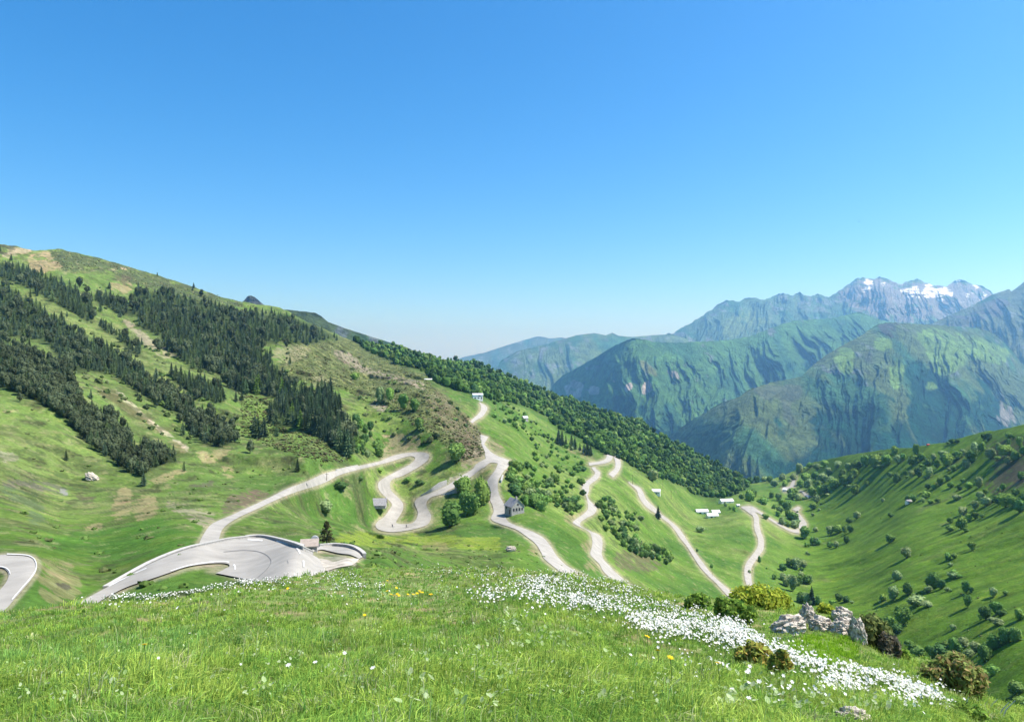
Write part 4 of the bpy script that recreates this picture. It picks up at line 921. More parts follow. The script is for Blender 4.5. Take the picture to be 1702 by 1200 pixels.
# ---- the forest on the far slope: one mass
def mass(name, Q, size, colors, sub, seed, sink=0.2, flat=(0.8, 1.15), spread=0.2):
    r = np.random.default_rng(seed); P = hill_P(Q[:, 0], Q[:, 1]); n = len(P)
    V0, F0 = (ICO1, ICO2)[sub]
    s = size * (0.5 + 0.95 * r.random(n) ** 1.4); hz = s * r.uniform(*flat, n)
    disp = 1 + spread * (2 * r.random((n, len(V0), 1)) - 1)
    V = V0[None] * disp * np.stack([s, s, hz], 1)[:, None] + (P + np.stack([0 * s, 0 * s, hz * (1 - sink)], 1))[:, None]
    Fc = (F0[None] + (np.arange(n) * len(V0))[:, None, None]).reshape(-1, 3)
    cc = np.array(colors)[r.integers(len(colors), size=n)] * r.uniform(0.7, 1.3, (n, 1)) * (1 + 0.35 * fbm(P[:, 0] / 60, P[:, 1] / 60, 3, seed + 700))[:, None]
    C = np.repeat(cc[:, None], len(V0), 1).reshape(-1, 3)
    # leaf clumps standing off each crown
    m = 14 if sub else 5
    N = r.normal(size=(n, m, 3)); N[..., 2] = np.abs(N[..., 2]) * 0.9; N /= np.linalg.norm(N, axis=2)[..., None]
    LP = P[:, None] + np.stack([0 * s, 0 * s, hz * (1 - sink)], 1)[:, None] + N * np.stack([s, s, hz], 1)[:, None] * 1.04
    LV, LF = leaf_quads(LP.reshape(-1, 3), N.reshape(-1, 3), np.repeat(s * 0.5, m), r, 1.3)
    C2 = np.repeat(np.repeat(cc, m, 0), 4, 0)
    me = np_mesh(name, np.vstack([V.reshape(-1, 3), LV]), [Fc, LF + n * len(V0)], M_colleaf, np.vstack([C, C2]))
    o = link(name, me); o['kind'] = 'stuff'; return o
LEAFC = [(0.072, 0.140, 0.032), (0.095, 0.170, 0.038), (0.055, 0.112, 0.030), (0.118, 0.180, 0.048), (0.045, 0.090, 0.030)]
Q = scatter([FOREST], lambda q: 4.2, 5200, 7)
o = mass('broadleaf_forest', Q, 3.7, LEAFC, 1, 8, 0.15, (0.9, 1.35))
# heath and dwarf shrubs that roughen the open slopes
r = np.random.default_rng(17)
HEATH = [Z(2, 380,430, 700,400, 1000,560, 1180,650, 1300,760, 1540,1000, 1570,1150, 1440,1180, 1200,1000, 1000,900, 800,800, 650,720, 480,680, 300,640, 260,560),
         Z(1, 310,145, 400,135, 850,260, 1300,400, 1640,500, 1500,510, 1300,490, 1000,420, 850,360, 700,265, 400,272), Z(2, 0,760, 250,800, 200,950, 420,1010, 640,1130, 700,1190, 500,1190, 200,1100, 0,1000),
         Z(1, 880,420, 1500,520, 1660,560, 1660,800, 1100,760, 1000,640, 900,560)]
Qh = np.vstack([scatter([p], lambda q: 2.8 + 3.0 * max(0.0, float(fbm(q[0] / 18, q[1] / 9, 3, 450))), n, 400 + i) for i, (p, n) in enumerate(zip(HEATH, (1700, 600, 560, 320)))])
mass('heath_scrub', Qh, 0.72, [(0.085, 0.098, 0.036), (0.10, 0.125, 0.045), (0.09, 0.082, 0.042), (0.125, 0.155, 0.055)], 0, 18, 0.55, (0.45, 0.8), 0.42)
Qt = np.vstack([scatter([Z(0, 0,640, 300,790, 340,880, 300,1000, 0,900)], 14, 45, 410), scatter([Z(0, 380,690, 640,760, 560,770, 340,860, 300,800)], 10, 70, 411), scatter([Z(0, 1330,870, 1702,800, 1702,1150, 1600,1100, 1400,1000)], 14, 90, 412),
                scatter([Z(0, 560,900, 860,900, 960,950, 700,960, 600,940)], 8, 80, 413)])
mass('low_scrub', Qt, 0.6, [(0.09, 0.15, 0.035), (0.11, 0.18, 0.045), (0.11, 0.13, 0.05)], 0, 19, 0.6, (0.35, 0.6), 0.3)

Qs = scatter([Z(0, 0,450, 120,470, 300,500, 470,560, 520,640, 480,690, 400,745, 280,735, 130,640, 0,560), Z(0, 560,590, 640,600, 780,690, 770,740, 700,740, 620,720)], lambda q: 7 + 9 * max(0.0, float(fbm(q[0] / 22, q[1] / 14, 2, 470))), 330, 471)
mass('hill_shrubs', Qs, 1.5, [(0.075, 0.115, 0.038), (0.10, 0.155, 0.045), (0.06, 0.085, 0.035), (0.13, 0.16, 0.065)], 1, 20, 0.4, (0.6, 1.0), 0.35)
# ------------------------------------------------------------------ buildings
def windowed_house(u, v, L, Wd, hw, hr, rz, wallm, roofm, lab, cat='house', name='house', wins=(), door=None, chimney=False, over=0.35):
    """gabled building: ridge along local x; wins on ('front'|'gable', along, up, w, h)"""
    p = ground_at(u, v); e = link(name, None, loc=p, rot=(0, 0, rz)); tag(e, lab, cat)
    x, y = L / 2, Wd / 2; d = -2.0 if hw > 1.5 else -0.7
    V = np.array([(-x, -y, d), (x, -y, d), (x, y, d), (-x, y, d), (-x, -y, hw), (x, -y, hw), (x, y, hw), (-x, y, hw), (-x, 0, hw + hr), (x, 0, hw + hr)])
    b = Build(); b.add(V, [(0, 1, 5, 4), (2, 3, 7, 6)]); b.add(V, [(1, 2, 6, 9, 5), (3, 0, 4, 8, 7)])
    link('wall', b.mesh('wall', wallm), e)
    b = Build(); sl = hr / y; t = 0.18
    for s in (-1, 1):
        yo = s * (y + over); zo = hw - sl * over
        A = np.array([(-x - over, 0, hw + hr), (x + over, 0, hw + hr), (x + over, yo, zo), (-x - over, yo, zo)]); B = A + np.array([0, 0, t])
        A[:, 2] += 0.03; B[:, 2] += 0.03
        b.add(np.vstack([A, B]), [(0, 1, 2, 3), (4, 7, 6, 5), (0, 4, 5, 1), (1, 5, 6, 2), (2, 6, 7, 3), (3, 7, 4, 0)])
    rf = link('roof', b.mesh('roof', roofm), e)
    if chimney: link('chimney', Build().box((x * 0.5, 0.1, hw + hr + 0.4), (0.7, 0.7, 1.6)).mesh('chimney', wallm), rf)
    for side, a, z, w, h in list(wins) + ([(*door[:1], door[1], door[3] / 2, door[2], door[3], 'door')[:5]] if door else []):
        nm = 'door' if door and (side, a, w, h) == (door[0], door[1], door[2], door[3]) else 'window'
        b = Build()
        if side == 'front': b.box((a, -y - 0.02, z), (w, 0.12, h))
        elif side == 'gable': b.box((x + 0.02, a, z), (0.12, w, h))
        else: b.box((-x - 0.02, a, z), (0.12, w, h))
        link(nm, b.mesh(nm, M_dark if nm == 'window' else M_wood), e)
    return e
hp = lambda z, x, y: Z(z, x, y)[0]
R = math.radians
windowed_house(*hp(15, 985, 960), 7.0, 6.6, 3.5, 3.1, R(-62), M_stonewall, M_slate, 'steep gabled stone house beside the middle road with dark windows in its gable',
    wins=[('gable', -2.2, 2.2, 0.8, 1.3), ('gable', -0.7, 2.2, 0.8, 1.3), ('gable', 0.8, 2.2, 0.8, 1.3), ('gable', 2.2, 2.2, 0.7, 1.1), ('gable', 0.0, 4.4, 0.7, 0.9), ('front', -1.5, 2.4, 1.0, 1.3)], door=('front', 1.5, 1.2, 2.1), chimney=True)
windowed_house(*hp(14, 560, 520), 9.5, 6.0, 1.0, 2.8, R(3), M_stonewall, M_slate, 'small grey roofed stone hut left of the S bend', 'hut', 'stone_hut', wins=[('front', 1.8, 0.7, 0.8, 0.6)], door=('front', -1.2, 1.2, 1.2))
windowed_house(*hp(17, 1005, 690), 14.5, 8.0, 2.6, 2.2, R(4), M_white, M_sheet, 'long white roofed barn, left of the three below the forest corner', 'barn', 'barn', wins=[('front', 2, 1.3, 1.0, 1.0)], door=('front', -3, 2.4, 2.2))
windowed_house(*hp(17, 1170, 755), 12.5, 8.0, 2.6, 2.2, R(4), M_white, M_sheet, 'white roofed barn in front, lower one of the touching pair', 'barn', 'barn', wins=[('front', 2, 1.3, 1.0, 1.0)], door=('front', -2, 2.4, 2.2))
windowed_house(*hp(17, 1220, 705), 9.0, 8.0, 2.8, 2.2, R(4), M_white, M_sheet, 'white roofed barn behind, upper one of the touching pair', 'barn', 'barn', wins=[('front', 2, 1.3, 1.0, 1.0)], door=('front', -2, 2.0, 2.2))
windowed_house(*hp(17, 1390, 525), 17, 8.0, 2.6, 2.4, R(14), M_white, M_sheet, 'longest white roofed barn, alone under the forest near the valley road', 'barn', 'barn', wins=[('front', 3, 1.3, 1.0, 1.0)], door=('front', -4, 2.4, 2.2))
windowed_house(*hp(17, 290, 385), 8, 6, 2.8, 2.0, R(-15), M_white, M_sheet, 'pale small house among trees beside the third road', wins=[('front', -1.5, 1.5, 0.9, 1.1), ('front', 2, 1.5, 0.9, 1.1)], door=('front', 0.2, 1.1, 2.0))
windowed_house(*hp(17, 845, 325), 4, 3.6, 2.2, 1.2, R(20), M_white, M_sheet, 'tiny white cabin at the forest edge', 'cabin', 'cabin', door=('front', 0, 1.0, 1.9))
windowed_house(*hp(17, 1575, 585), 3.4, 3, 2.0, 1.0, R(10), M_white, M_sheet, 'tiny white shed by the lane end near the longest barn', 'shed', 'shed', door=('front', 0, 0.9, 1.8))
windowed_house(*hp(5, 435, 225), 5.5, 5, 2.6, 1.6, R(30), M_conc, M_sheet, 'small pale cabin on the grass under the forest slope', 'cabin', 'cabin', wins=[('front', 1.4, 1.4, 0.8, 0.8)], door=('front', -1, 1.0, 1.9))
windowed_house(*hp(21, 1290, 715), 9.5, 6, 4.0, 1.2, R(12), M_white, M_sheet, 'white two storey building above the highest visible road bend', wins=[('front', -2.6, 1.2, 1.6, 1.0), ('front', 0.5, 1.2, 1.6, 1.0), ('front', 1.5, 3.2, 2.4, 0.8)], door=('front', 3.4, 1.0, 2.0))
windowed_house(*hp(18, 870, 250), 6.5, 5, 3.0, 1.6, R(15), M_white, M_sheet, 'small white house among the trees at the valley head', wins=[('front', -1.5, 1.5, 0.9, 1.0), ('front', 1.5, 1.5, 0.9, 1.0)])
windowed_house(*hp(18, 675, 535), 8, 5, 2.4, 1.6, R(25), M_conc, M_sheet, 'pale roofed barn in dark trees above the valley-floor hairpin', 'barn', 'barn', door=('front', 0, 2.0, 2.0))
windowed_house(*hp(18, 320, 430), 6, 5, 3.0, 1.6, R(-30), M_white, M_sheet, 'white house left of the straight lane at the valley head', wins=[('front', -1.5, 1.5, 0.9, 1.0)])
windowed_house(*hp(7, 740, 628), 5, 3.5, 2.0, 1.2, R(10), M_white, M_slate, 'tiny white walled hut under bushes on the right pasture', 'hut', 'pasture_hut', door=('front', 0, 0.9, 1.8))
windowed_house(*hp(7, 890, 185), 2.8, 2.0, 0.9, 0.6, R(5), M_red, M_red, 'tiny red hut on the right-hand skyline', 'hut', 'red_hut', door=('front', 0, 0.7, 0.8))

# ---- walls
def wall_along(name, Q, hgt, thick, m, lab, cat='wall', side=1, n=6, capm=None, sink=0.8):
    Q = densify(np.asarray(Q, float), n); P = hill_P(Q[:, 0], Q[:, 1]); h = np.broadcast_to(np.interp(np.linspace(0, 1, len(P)), np.linspace(0, 1, len(np.atleast_1d(hgt))), np.atleast_1d(hgt)), (len(P),))
    t = np.gradient(P[:, :2], axis=0); t /= np.linalg.norm(t, axis=1)[:, None] + 1e-9; nrm = np.stack([-t[:, 1], t[:, 0], 0 * t[:, 0]], 1) * side
    a, bq = P, P + nrm * thick; zt = P[:, 2] + h; zb = P[:, 2] - sink
    ring = np.stack([np.column_stack([a[:, :2], zb]), np.column_stack([a[:, :2], zt]), np.column_stack([bq[:, :2], zt]), np.column_stack([bq[:, :2], zb])], 1)
    k = len(P); V = ring.reshape(-1, 3); i = np.arange(k - 1)[:, None] * 4; j = np.arange(4)[None]; j2 = (j + 1) % 4
    f = np.stack([i + j, i + 4 + j, i + 4 + j2, i + j2], -1).reshape(-1, 4)
    f = np.vstack([f, [[0, 1, 2, 3], [4 * k - 1, 4 * k - 2, 4 * k - 3, 4 * k - 4]]])
    o = link(name, np_mesh(name, V, [f], m)); tag(o, lab, cat)
    if capm:
        c0 = P - nrm * 0.06; c1 = P + nrm * (thick + 0.06)
        ring = np.stack([np.column_stack([c0[:, :2], zt + 0.004]), np.column_stack([c0[:, :2], zt + 0.12]), np.column_stack([c1[:, :2], zt + 0.12]), np.column_stack([c1[:, :2], zt + 0.004])], 1)
        link('coping', np_mesh('coping', ring.reshape(-1, 3), [f], capm), o)
    return o
wall_along('parapet_wall', np.vstack([Z(10, 630,413, 740,352, 880,277, 1010,222, 1120,187, 1240,160, 1340,140, 1440,130), Z(4, 60,756, 150,757, 250,781, 330,808, 400,836, 445,856, 468,867)]), [0.12, 0.3, 0.5, 0.5, 0.5], 0.42, M_stonewall,
    'long curved pale parapet wall round the outside of the near hairpin', capm=M_conc)
wall_along('parapet_wall', Z(16, 440,432, 540,423, 700,425, 850,445, 955,490, 1025,540, 1048,570), 0.5, 0.42, M_stonewall, 'short curved parapet wall round the small loop beside the near hairpin', capm=M_conc)
wall_along('retaining_wall', np.vstack([Z(14, 1475,368, 1580,352, 1700,330), Z(15, 150,672, 240,640)]), [0.3, 1.4, 2.6, 3.4, 3.6], 0.6, M_greyconc, 'grey concrete retaining wall under the road end behind bushy trees')
wall_along('retaining_wall', Z(14, 1185,378, 1260,350, 1350,318, 1450,272, 1555,222), [0.6, 1.2, 2.2, 3.2, 2.6], 0.6, M_conc, 'pale stone retaining wall along the upper side of the road by the S bend')
wall_along('roadside_wall', Z(19, 925,410, 1020,392, 1150,360, 1275,335), 0.8, 0.5, M_conc, 'low pale wall along the straight of the upper road')
wall_along('roadside_wall', Z(21, 285,352, 400,350, 505,342), 1.0, 0.6, M_white, 'thin white wall high on the slope above the heath')
wall_along('roadside_wall', Z(15, 800,540, 815,500, 830,460), 1.6, 0.6, M_conc, 'short pale wall between the middle road and the bank')

# ---- shelter and stele behind the near hairpin
p = ground_at(*hp(16, 290, 440)) - np.array([0, 0, 0.75]); e = link('stone_shelter', None, loc=p, rot=(0, 0, R(12))); tag(e, 'low brown roofed shelter just behind the end of the long parapet wall', 'shelter')
link('wall', Build().box((0, 0.9, 0.1), (1.9, 1.4, 1.6)).mesh('wall', M_stonewall), e)
V = np.array([(-1.25, -0.1, 0.95), (1.15, -0.1, 0.95), (1.15, 1.9, 1.5), (-1.25, 1.9, 1.5)]); V = np.vstack([V, V + (0, 0, 0.12)])
link('roof', Build().add(V, [(0, 3, 2, 1), (4, 5, 6, 7), (0, 1, 5, 4), (1, 2, 6, 5), (2, 3, 7, 6), (3, 0, 4, 7)]).mesh('roof', mat_plain('brown_roof', (0.30, 0.25, 0.21), 0.9, 0.2, 2.0)), e)
p = ground_at(*hp(16, 370, 425)); th = np.linspace(0, math.pi, 12)
prof = np.vstack([[(0.42, -0.4)], np.column_stack([0.42 * np.cos(th), 0.95 + 0.42 * np.sin(th)]), [(-0.42, -0.4)]])
k = len(prof); V = np.vstack([np.column_stack([prof[:, 0], np.full(k, y), prof[:, 1]]) for y in (-0.16, 0.16)]); i = np.arange(k)
b = Build(); b.add(V, np.stack([i, (i + 1) % k, (i + 1) % k + k, i + k], 1)); b.add(V, np.stack([np.arange(k)[::-1], np.arange(k) + k]))
tag(link('stele', b.mesh('stele', M_greyconc), loc=p, rot=(0, 0, R(15)), scale=1.25), 'grey round-topped stone stele beside the near hairpin', 'stele')

# ---- poles
def pole(z, x, y, h, lab, grp=None):
    p = ground_at(*hp(z, x, y)); e = link('utility_pole', None, loc=p); tag(e, lab, 'pole', grp)
    link('shaft', Build().add(*tube([(0, 0, -0.5), (0, 0, h)], [0.16, 0.10], 7)).mesh('shaft', M_wood), e)
    link('crossarm', Build().box((0, 0, h - 0.5), (1.5, 0.12, 0.12)).mesh('crossarm', M_wood), e)
pole(5, 1128, 640, 9, 'wooden utility pole standing above the top of the third road'); pole(17, 525, 470, 9, 'wooden utility pole on the meadow right of the pale small house')
pole(19, 785, 560, 3.4, 'thin pole across the upper road straight'); pole(17, 395, 300, 8, 'utility pole by the forest edge above the pale small house'); pole(6, 815, 545, 7, 'pole beside the lane to the valley floor')
def marker(z, x, y, lab):
    p = ground_at(*hp(z, x, y)); e = link('snow_pole', Build().add(*tube([(0, 0, -0.3), (0, 0, 2.6)], [0.09, 0.07], 6)).box((0, 0, 2.45), (0.24, 0.24, 0.5)).mesh('snow_pole', M_wood), loc=p); tag(e, lab, 'pole', 'roadside poles')
for z, x, y in ((6, 275, 842), (6, 402, 1050), (6, 155, 690), (6, 190, 738), (6, 818, 823), (6, 722, 1018), (6, 735, 970)): marker(z, x, y, 'thin dark roadside pole throwing a shadow across the lower roads')

# ---- cyclists
def skin_mesh(name, verts, edges, radii, m):
    me = bpy.data.meshes.new(name); me.from_pydata(verts, edges, []); ob = bpy.data.objects.new('tmp', me); COL.objects.link(ob)
    md = ob.modifiers.new('s', 'SKIN'); ob.modifiers.new('u', 'SUBSURF').levels = 1
    for i, r in enumerate(radii): me.skin_vertices[0].data[i].radius = (r, r)
    me.skin_vertices[0].data[0].use_root = True
    dg = bpy.context.evaluated_depsgraph_get(); out = bpy.data.meshes.new_from_object(ob.evaluated_get(dg)); out.name = name
    bpy.data.objects.remove(ob); out.materials.clear()
    for k in (m if isinstance(m, list) else [m]): out.materials.append(k)
    return out
M_skin = mat_plain('skin', (0.42, 0.27, 0.19), 0.6, 0.08, 8.0); M_jersey = mat_plain('dark_jersey', (0.05, 0.055, 0.07), 0.8, 0.1, 8.0); M_tyre = mat_plain('black_rubber', (0.03, 0.03, 0.03), 0.7, 0.1, 8.0)
M_helm = mat_plain('helmet_shell', (0.10, 0.10, 0.11), 0.4, 0.05, 8.0); M_frame = mat_plain('bike_frame', (0.10, 0.10, 0.12), 0.4, 0.05, 8.0)
bv = [(0, 0, 0.98), (0.06, 0, 1.16), (0.22, 0, 1.40), (0.30, 0, 1.50), (0.38, 0, 1.62), (0.39, 0, 1.70),
      (0.24, 0.19, 1.40), (0.40, 0.22, 1.16), (0.55, 0.2, 1.02), (0.24, -0.19, 1.40), (0.40, -0.22, 1.16), (0.55, -0.2, 1.02),
      (0.04, 0.11, 0.95), (0.34, 0.12, 0.80), (0.12, 0.12, 0.42), (0.27, 0.12, 0.38), (0.04, -0.11, 0.95), (0.26, -0.12, 0.62), (-0.05, -0.12, 0.22), (0.10, -0.12, 0.16)]
be = [(0, 1), (1, 2), (2, 3), (3, 4), (4, 5), (2, 6), (6, 7), (7, 8), (2, 9), (9, 10), (10, 11), (0, 12), (12, 13), (13, 14), (14, 15), (0, 16), (16, 17), (17, 18), (18, 19)]
br = [0.15, 0.15, 0.17, 0.07, 0.10, 0.09, 0.065, 0.05, 0.04, 0.065, 0.05, 0.04, 0.10, 0.07, 0.05, 0.05, 0.10, 0.07, 0.05, 0.05]
body = skin_mesh('person', bv, be, br, M_jersey)
helm = Build().add(ICO2[0] * (0.13, 0.11, 0.10) + (0.385, 0, 1.71), ICO2[1]).mesh('helmet', M_helm)
th = np.linspace(0, 2 * math.pi, 25); ring = np.column_stack([0.34 * np.cos(th), 0 * th, 0.34 * np.sin(th)])
wheel = Build().add(*tube(ring, 0.02, 5)).mesh('wheel', M_tyre)
fr = Build()
for a, c_ in [((-0.5, 0, 0.34), (0.0, 0, 0.30)), ((0, 0, 0.30), (-0.08, 0, 0.92)), ((-0.06, 0, 0.82), (0.42, 0, 0.84)), ((0, 0, 0.30), (0.42, 0, 0.78)), ((0.42, 0, 0.92), (0.52, 0, 0.34)), ((-0.5, 0, 0.34), (-0.06, 0, 0.84)), ((0.42, 0, 0.9), (0.55, 0, 1.0)), ((0.55, -0.21, 1.0), (0.55, 0.21, 1.0))]:
    fr.add(*tube([a, c_], 0.02, 6))
frame = fr.mesh('frame', M_frame)
sadd = Build().add(ICO2[0] * (0.13, 0.07, 0.03) + (-0.08, 0, 0.94), ICO2[1]).mesh('saddle', M_tyre)
for z, x, y, rz, lab in [(14, 790, 832, R(165), 'on the bottom of the S bend, left of the other rider'), (14, 990, 838, R(190), 'on the bottom of the S bend, right of the other rider'), (19, 478, 672, R(205), 'alone on the straight of the upper road')]:
    u, v = hp(z, x, y); p = ground_at(u, v); p[2] += 0.07 + 0.0006 * p[1]
    bk = link('bicycle', None, loc=p, rot=(0, 0, rz)); tag(bk, 'dark bicycle ' + lab.replace('rider', 'bicycle'), 'bicycle', 'bicycles on the road')
    link('frame', frame, bk); link('saddle', sadd, bk)
    for wx in (-0.5, 0.52): link('wheel', wheel, bk, loc=(wx, 0, 0.34))
    pe = link('person', body, loc=p, rot=(0, 0, rz)); tag(pe, 'dark clad cyclist ' + lab, 'person', 'cyclists on the road'); link('helmet', helm, pe)

# ---- bird
bb = skin_mesh('bird', [(0, 0, 0), (0.12, 0, 0.01), (0.2, 0, 0.02), (-0.2, 0, 0), (-0.32, 0, 0), (0.03, 0.22, 0.10), (-0.05, 0.5, 0.04), (0.03, -0.22, 0.10), (-0.05, -0.5, 0.04)],
    [(0, 1), (1, 2), (0, 3), (3, 4), (0, 5), (5, 6), (0, 7), (7, 8)], [0.06, 0.05, 0.025, 0.05, 0.06, 0.05, 0.02, 0.05, 0.02], M_tyre)
tag(link('bird', bb, loc=unproj(1428, 369, 240), rot=(0.3, 0.1, R(35))), 'small dark bird gliding in the blue sky left of the snowy peak', 'bird')
tag(link('bird', bb, loc=unproj(1387, 383, 420), rot=(1.2, 0.2, R(80))), 'even tinier dark bird speck lower left of the other bird', 'bird')

# ------------------------------------------------------------------ the near knoll
MEDGE = np.array([(-640,1062),(-380,1046),(-140,1028),(0,1018),(60,1013),(120,1009),(170,1002),(235,996),(297,995),(329,988),(368,978),(430,968),(483,960),(514,955),(577,948),(627,942),(653,945),(703,944),(779,943),(840,945),(901,949),(957,954),
    (989,961),(1048,973),(1103,984),(1150,990),(1200,996),(1260,1003),(1318,1012),(1342,1014),(1418,1028),(1440,1060),(1480,1078),(1510,1092),(1548,1100),(1563,1116),(1598,1155),(1637,1160),(1702,1181),(1840,1215),(2100,1262),(2450,1310)], float)
MP = np.array([(-100,1200,3.6),(0,1200,3.4),(400,1200,3.2),(850,1200,3.1),(1250,1200,3.9),(1500,1200,5.2),(1702,1215,7.5),(1840,1240,8),(-140,1030,11),(0,1018,11.5),(170,1002,13),(300,994,15),(430,968,18),(514,955,21),(627,942,24),(700,944,24),(850,946,22),
    (957,954,20),(1050,974,18),(1150,990,17),(1260,1003,16.5),(1342,1014,15.5),(1430,1045,14),(1510,1092,12.5),(1563,1116,11.8),(1637,1160,10.4),(1702,1181,9.8),(1840,1215,9),(200,1080,5.8),(600,1060,6.6),(850,1080,5.8),(1050,1060,8.2),(1250,1100,7.4),(1400,1120,8.0),
    (850,1000,10),(400,1010,10),(1500,1150,7.8),(-100,1100,5.4),(0,1300,2.5),(850,1300,2.4),(1500,1300,3.7),(-400,1050,9.5),(-640,1066,8.8),(-400,1300,2.6),(-640,1300,2.7),(2100,1270,7.4),(2450,1320,6.6),(2100,1400,4.2),(2450,1420,4.2)], float)
meadL = tps_fit(MP[:, :2], np.log(MP[:, 2]), 5e-4)
def mead_P(u, v):
    D = np.exp(meadL(u, v)); p = unproj(u, v, D); x, y = p[..., 0], p[..., 1]
    p[..., 2] += 0.05 * fbm(x / 1.1, y / 1.1, 3, 201) * smoothstep(2, 5, D) + 0.02 * fbm(x / 0.3, y / 0.3, 2, 202)
    return p
MU = 800; MVn = 190
mu = np.linspace(-630, 2430, MU); me_v = np.interp(mu, MEDGE[:, 0], MEDGE[:, 1]) + 2.0 * fbm(mu / 28, mu * 0, 3, 203)
t = np.linspace(0, 1, MVn) ** 1.2
U = np.repeat(mu[:, None], MVn, 1); V = me_v[:, None] + (np.maximum(1290, me_v + 70) - me_v)[:, None] * t[None]
PM = mead_P(U, V)
bk = []
for k in range(10, 0, -1):
    s = k / 10; q = PM[:, 0].copy(); d = PM[:, 0, 1]
    f = 1 + 0.9 * s; q[:, :2] *= f; q[:, 2] = PM[:, 0, 2] * (1 + 0.25 * s) - d * 0.95 * s ** 1.25 - 0.15 * s; bk.append(q)
# the ground the viewer stands on, closing the near side
fr_ = []
for k in range(1, 7):
    q = PM[:, -1].copy(); q[:, 0] *= 1 + 1.0 * k / 6; q[:, 1] = q[:, 1] * (1 - k / 6) - 4.0 * k / 6; q[:, 2] = PM[:, -1, 2] * (1 - k / 6) - 1.6 * k / 6; fr_.append(q)
PM2 = np.concatenate([np.stack(bk, 1), PM, np.stack(fr_, 1)], 1)
def mead_patch(u, v, p):
    x, y = p[..., 0], p[..., 1]
    return fbm(x / 1.7, y / 1.7, 3, 211), fbm(x / 0.55, y / 0.55, 3, 212), fbm(x / 5, y / 5, 2, 213)
n1, n2, n3 = mead_patch(None, None, PM2)
CM = np.zeros(PM2.shape) + (0.12, 0.165, 0.045)
k = smoothstep(0.1, 0.7, n2)[..., None]; CM = CM * (1 - k) + np.array((0.22, 0.19, 0.09)) * k
DIRT = Raster().poly(Z(12, 1540,1000, 1640,990, 1702,1100, 1600,1187, 1540,1150)).poly(Z(13, 0,690, 90,720, 200,760, 200,840, 0,848)).poly(Z(11, 1400,1130, 1702,1150, 1702,1187, 1400,1187)).poly(Z(12, 390,1110, 480,1120, 470,1170, 400,1170)).blur(4, 2)
link('knoll', np_mesh('knoll', PM2.reshape(-1, 3), [grid_faces(MU, PM2.shape[1])], M_mead, CM.reshape(-1, 3), smooth=True))['kind'] = 'structure'

# ---- grass
def blade_mesh(p, h, w, ld, lean, c, r):
    n = len(p); a = r.random(n) * 2 * math.pi; side = np.stack([np.cos(a), np.sin(a), 0 * a], 1); up = np.array([0, 0, 1.0])
    m = p + (up * 0.58 + ld * (lean * 0.28)[:, None]) * h[:, None]
    tp = p + (up * (1.0 - 0.55 * lean ** 2)[:, None] + ld * (lean * 0.95)[:, None]) * h[:, None]
    s = side * (w / 2)[:, None]; p0 = p - up * 0.01
    V = np.stack([p0 - s, p0 + s, m + s * 0.85, m - s * 0.85, tp], 1).reshape(-1, 3); i = np.arange(n)[:, None] * 5
    return V, i + np.array([[0, 1, 2, 3]]), i + np.array([[3, 2, 4]]), np.repeat(c, 5, 0)
def mead_uv(n, r, pad=0.0):
    u = r.uniform(-330, 2060, n); ev = np.interp(u, MEDGE[:, 0], MEDGE[:, 1]) - 0.5
    return u, ev + (np.maximum(1288, ev + 60) - ev) * r.random(n)
PAL = np.array([(0.31, 0.45, 0.075), (0.225, 0.385, 0.070), (0.40, 0.52, 0.100), (0.225, 0.395, 0.095), (0.50, 0.51, 0.25)])
def pick(u, v, p, r):
    n1, n2, n3 = mead_patch(u, v, p); n = len(u)
    w = np.stack([np.full(n, 1.0), 0.7 + 2.0 * smoothstep(0, 0.5, -n1), 0.4 + 2.6 * smoothstep(0, 0.5, n1), 0.10 + 3.2 * smoothstep(0.12, 0.5, n3 + 0.4 * n1), 0.10 + 0.6 * smoothstep(0.2, 0.6, n2)], 1)
    w = np.cumsum(w, 1); k = (r.random(n)[:, None] * w[:, -1:] > w).sum(1)
    return PAL[k], n1, n2
def finish_cols(u, v, c, h, r):
    lush = np.exp(-(((u - 1365) / 60) ** 2 + ((v - 1085) / 25) ** 2)); kk = lush > 0.35
    c[kk] = np.array((0.25, 0.43, 0.03)) * r.uniform(0.8, 1.2, (kk.sum(), 1))
    d = DIRT.at(u, v) * r.random(len(u)) > 0.2; c[d] = np.array((0.36, 0.31, 0.16)) * r.uniform(0.7, 1.2, (d.sum(), 1)); h[d] *= 0.4
    return c, h
r = np.random.default_rng(301)
u, v = mead_uv(232000, r); p = mead_P(u, v); c, n1, n2 = pick(u, v, p, r); n = len(u)
h = 0.055 * r.uniform(0.5, 1.4, n) * (0.9 + 0.5 * n2).clip(0.4, 1.5); c = c * r.uniform(0.6, 1.15, (n, 1)); c, h = finish_cols(u, v, c, h, r)
az = r.random(n) * 6.283; ld = np.stack([np.cos(az), np.sin(az), 0 * az], 1)
G1 = blade_mesh(p, h, np.maximum(0.004, 0.0008 * p[:, 1]) * r.uniform(0.7, 1.4, n), ld, r.random(n) * 1.0, c, r)
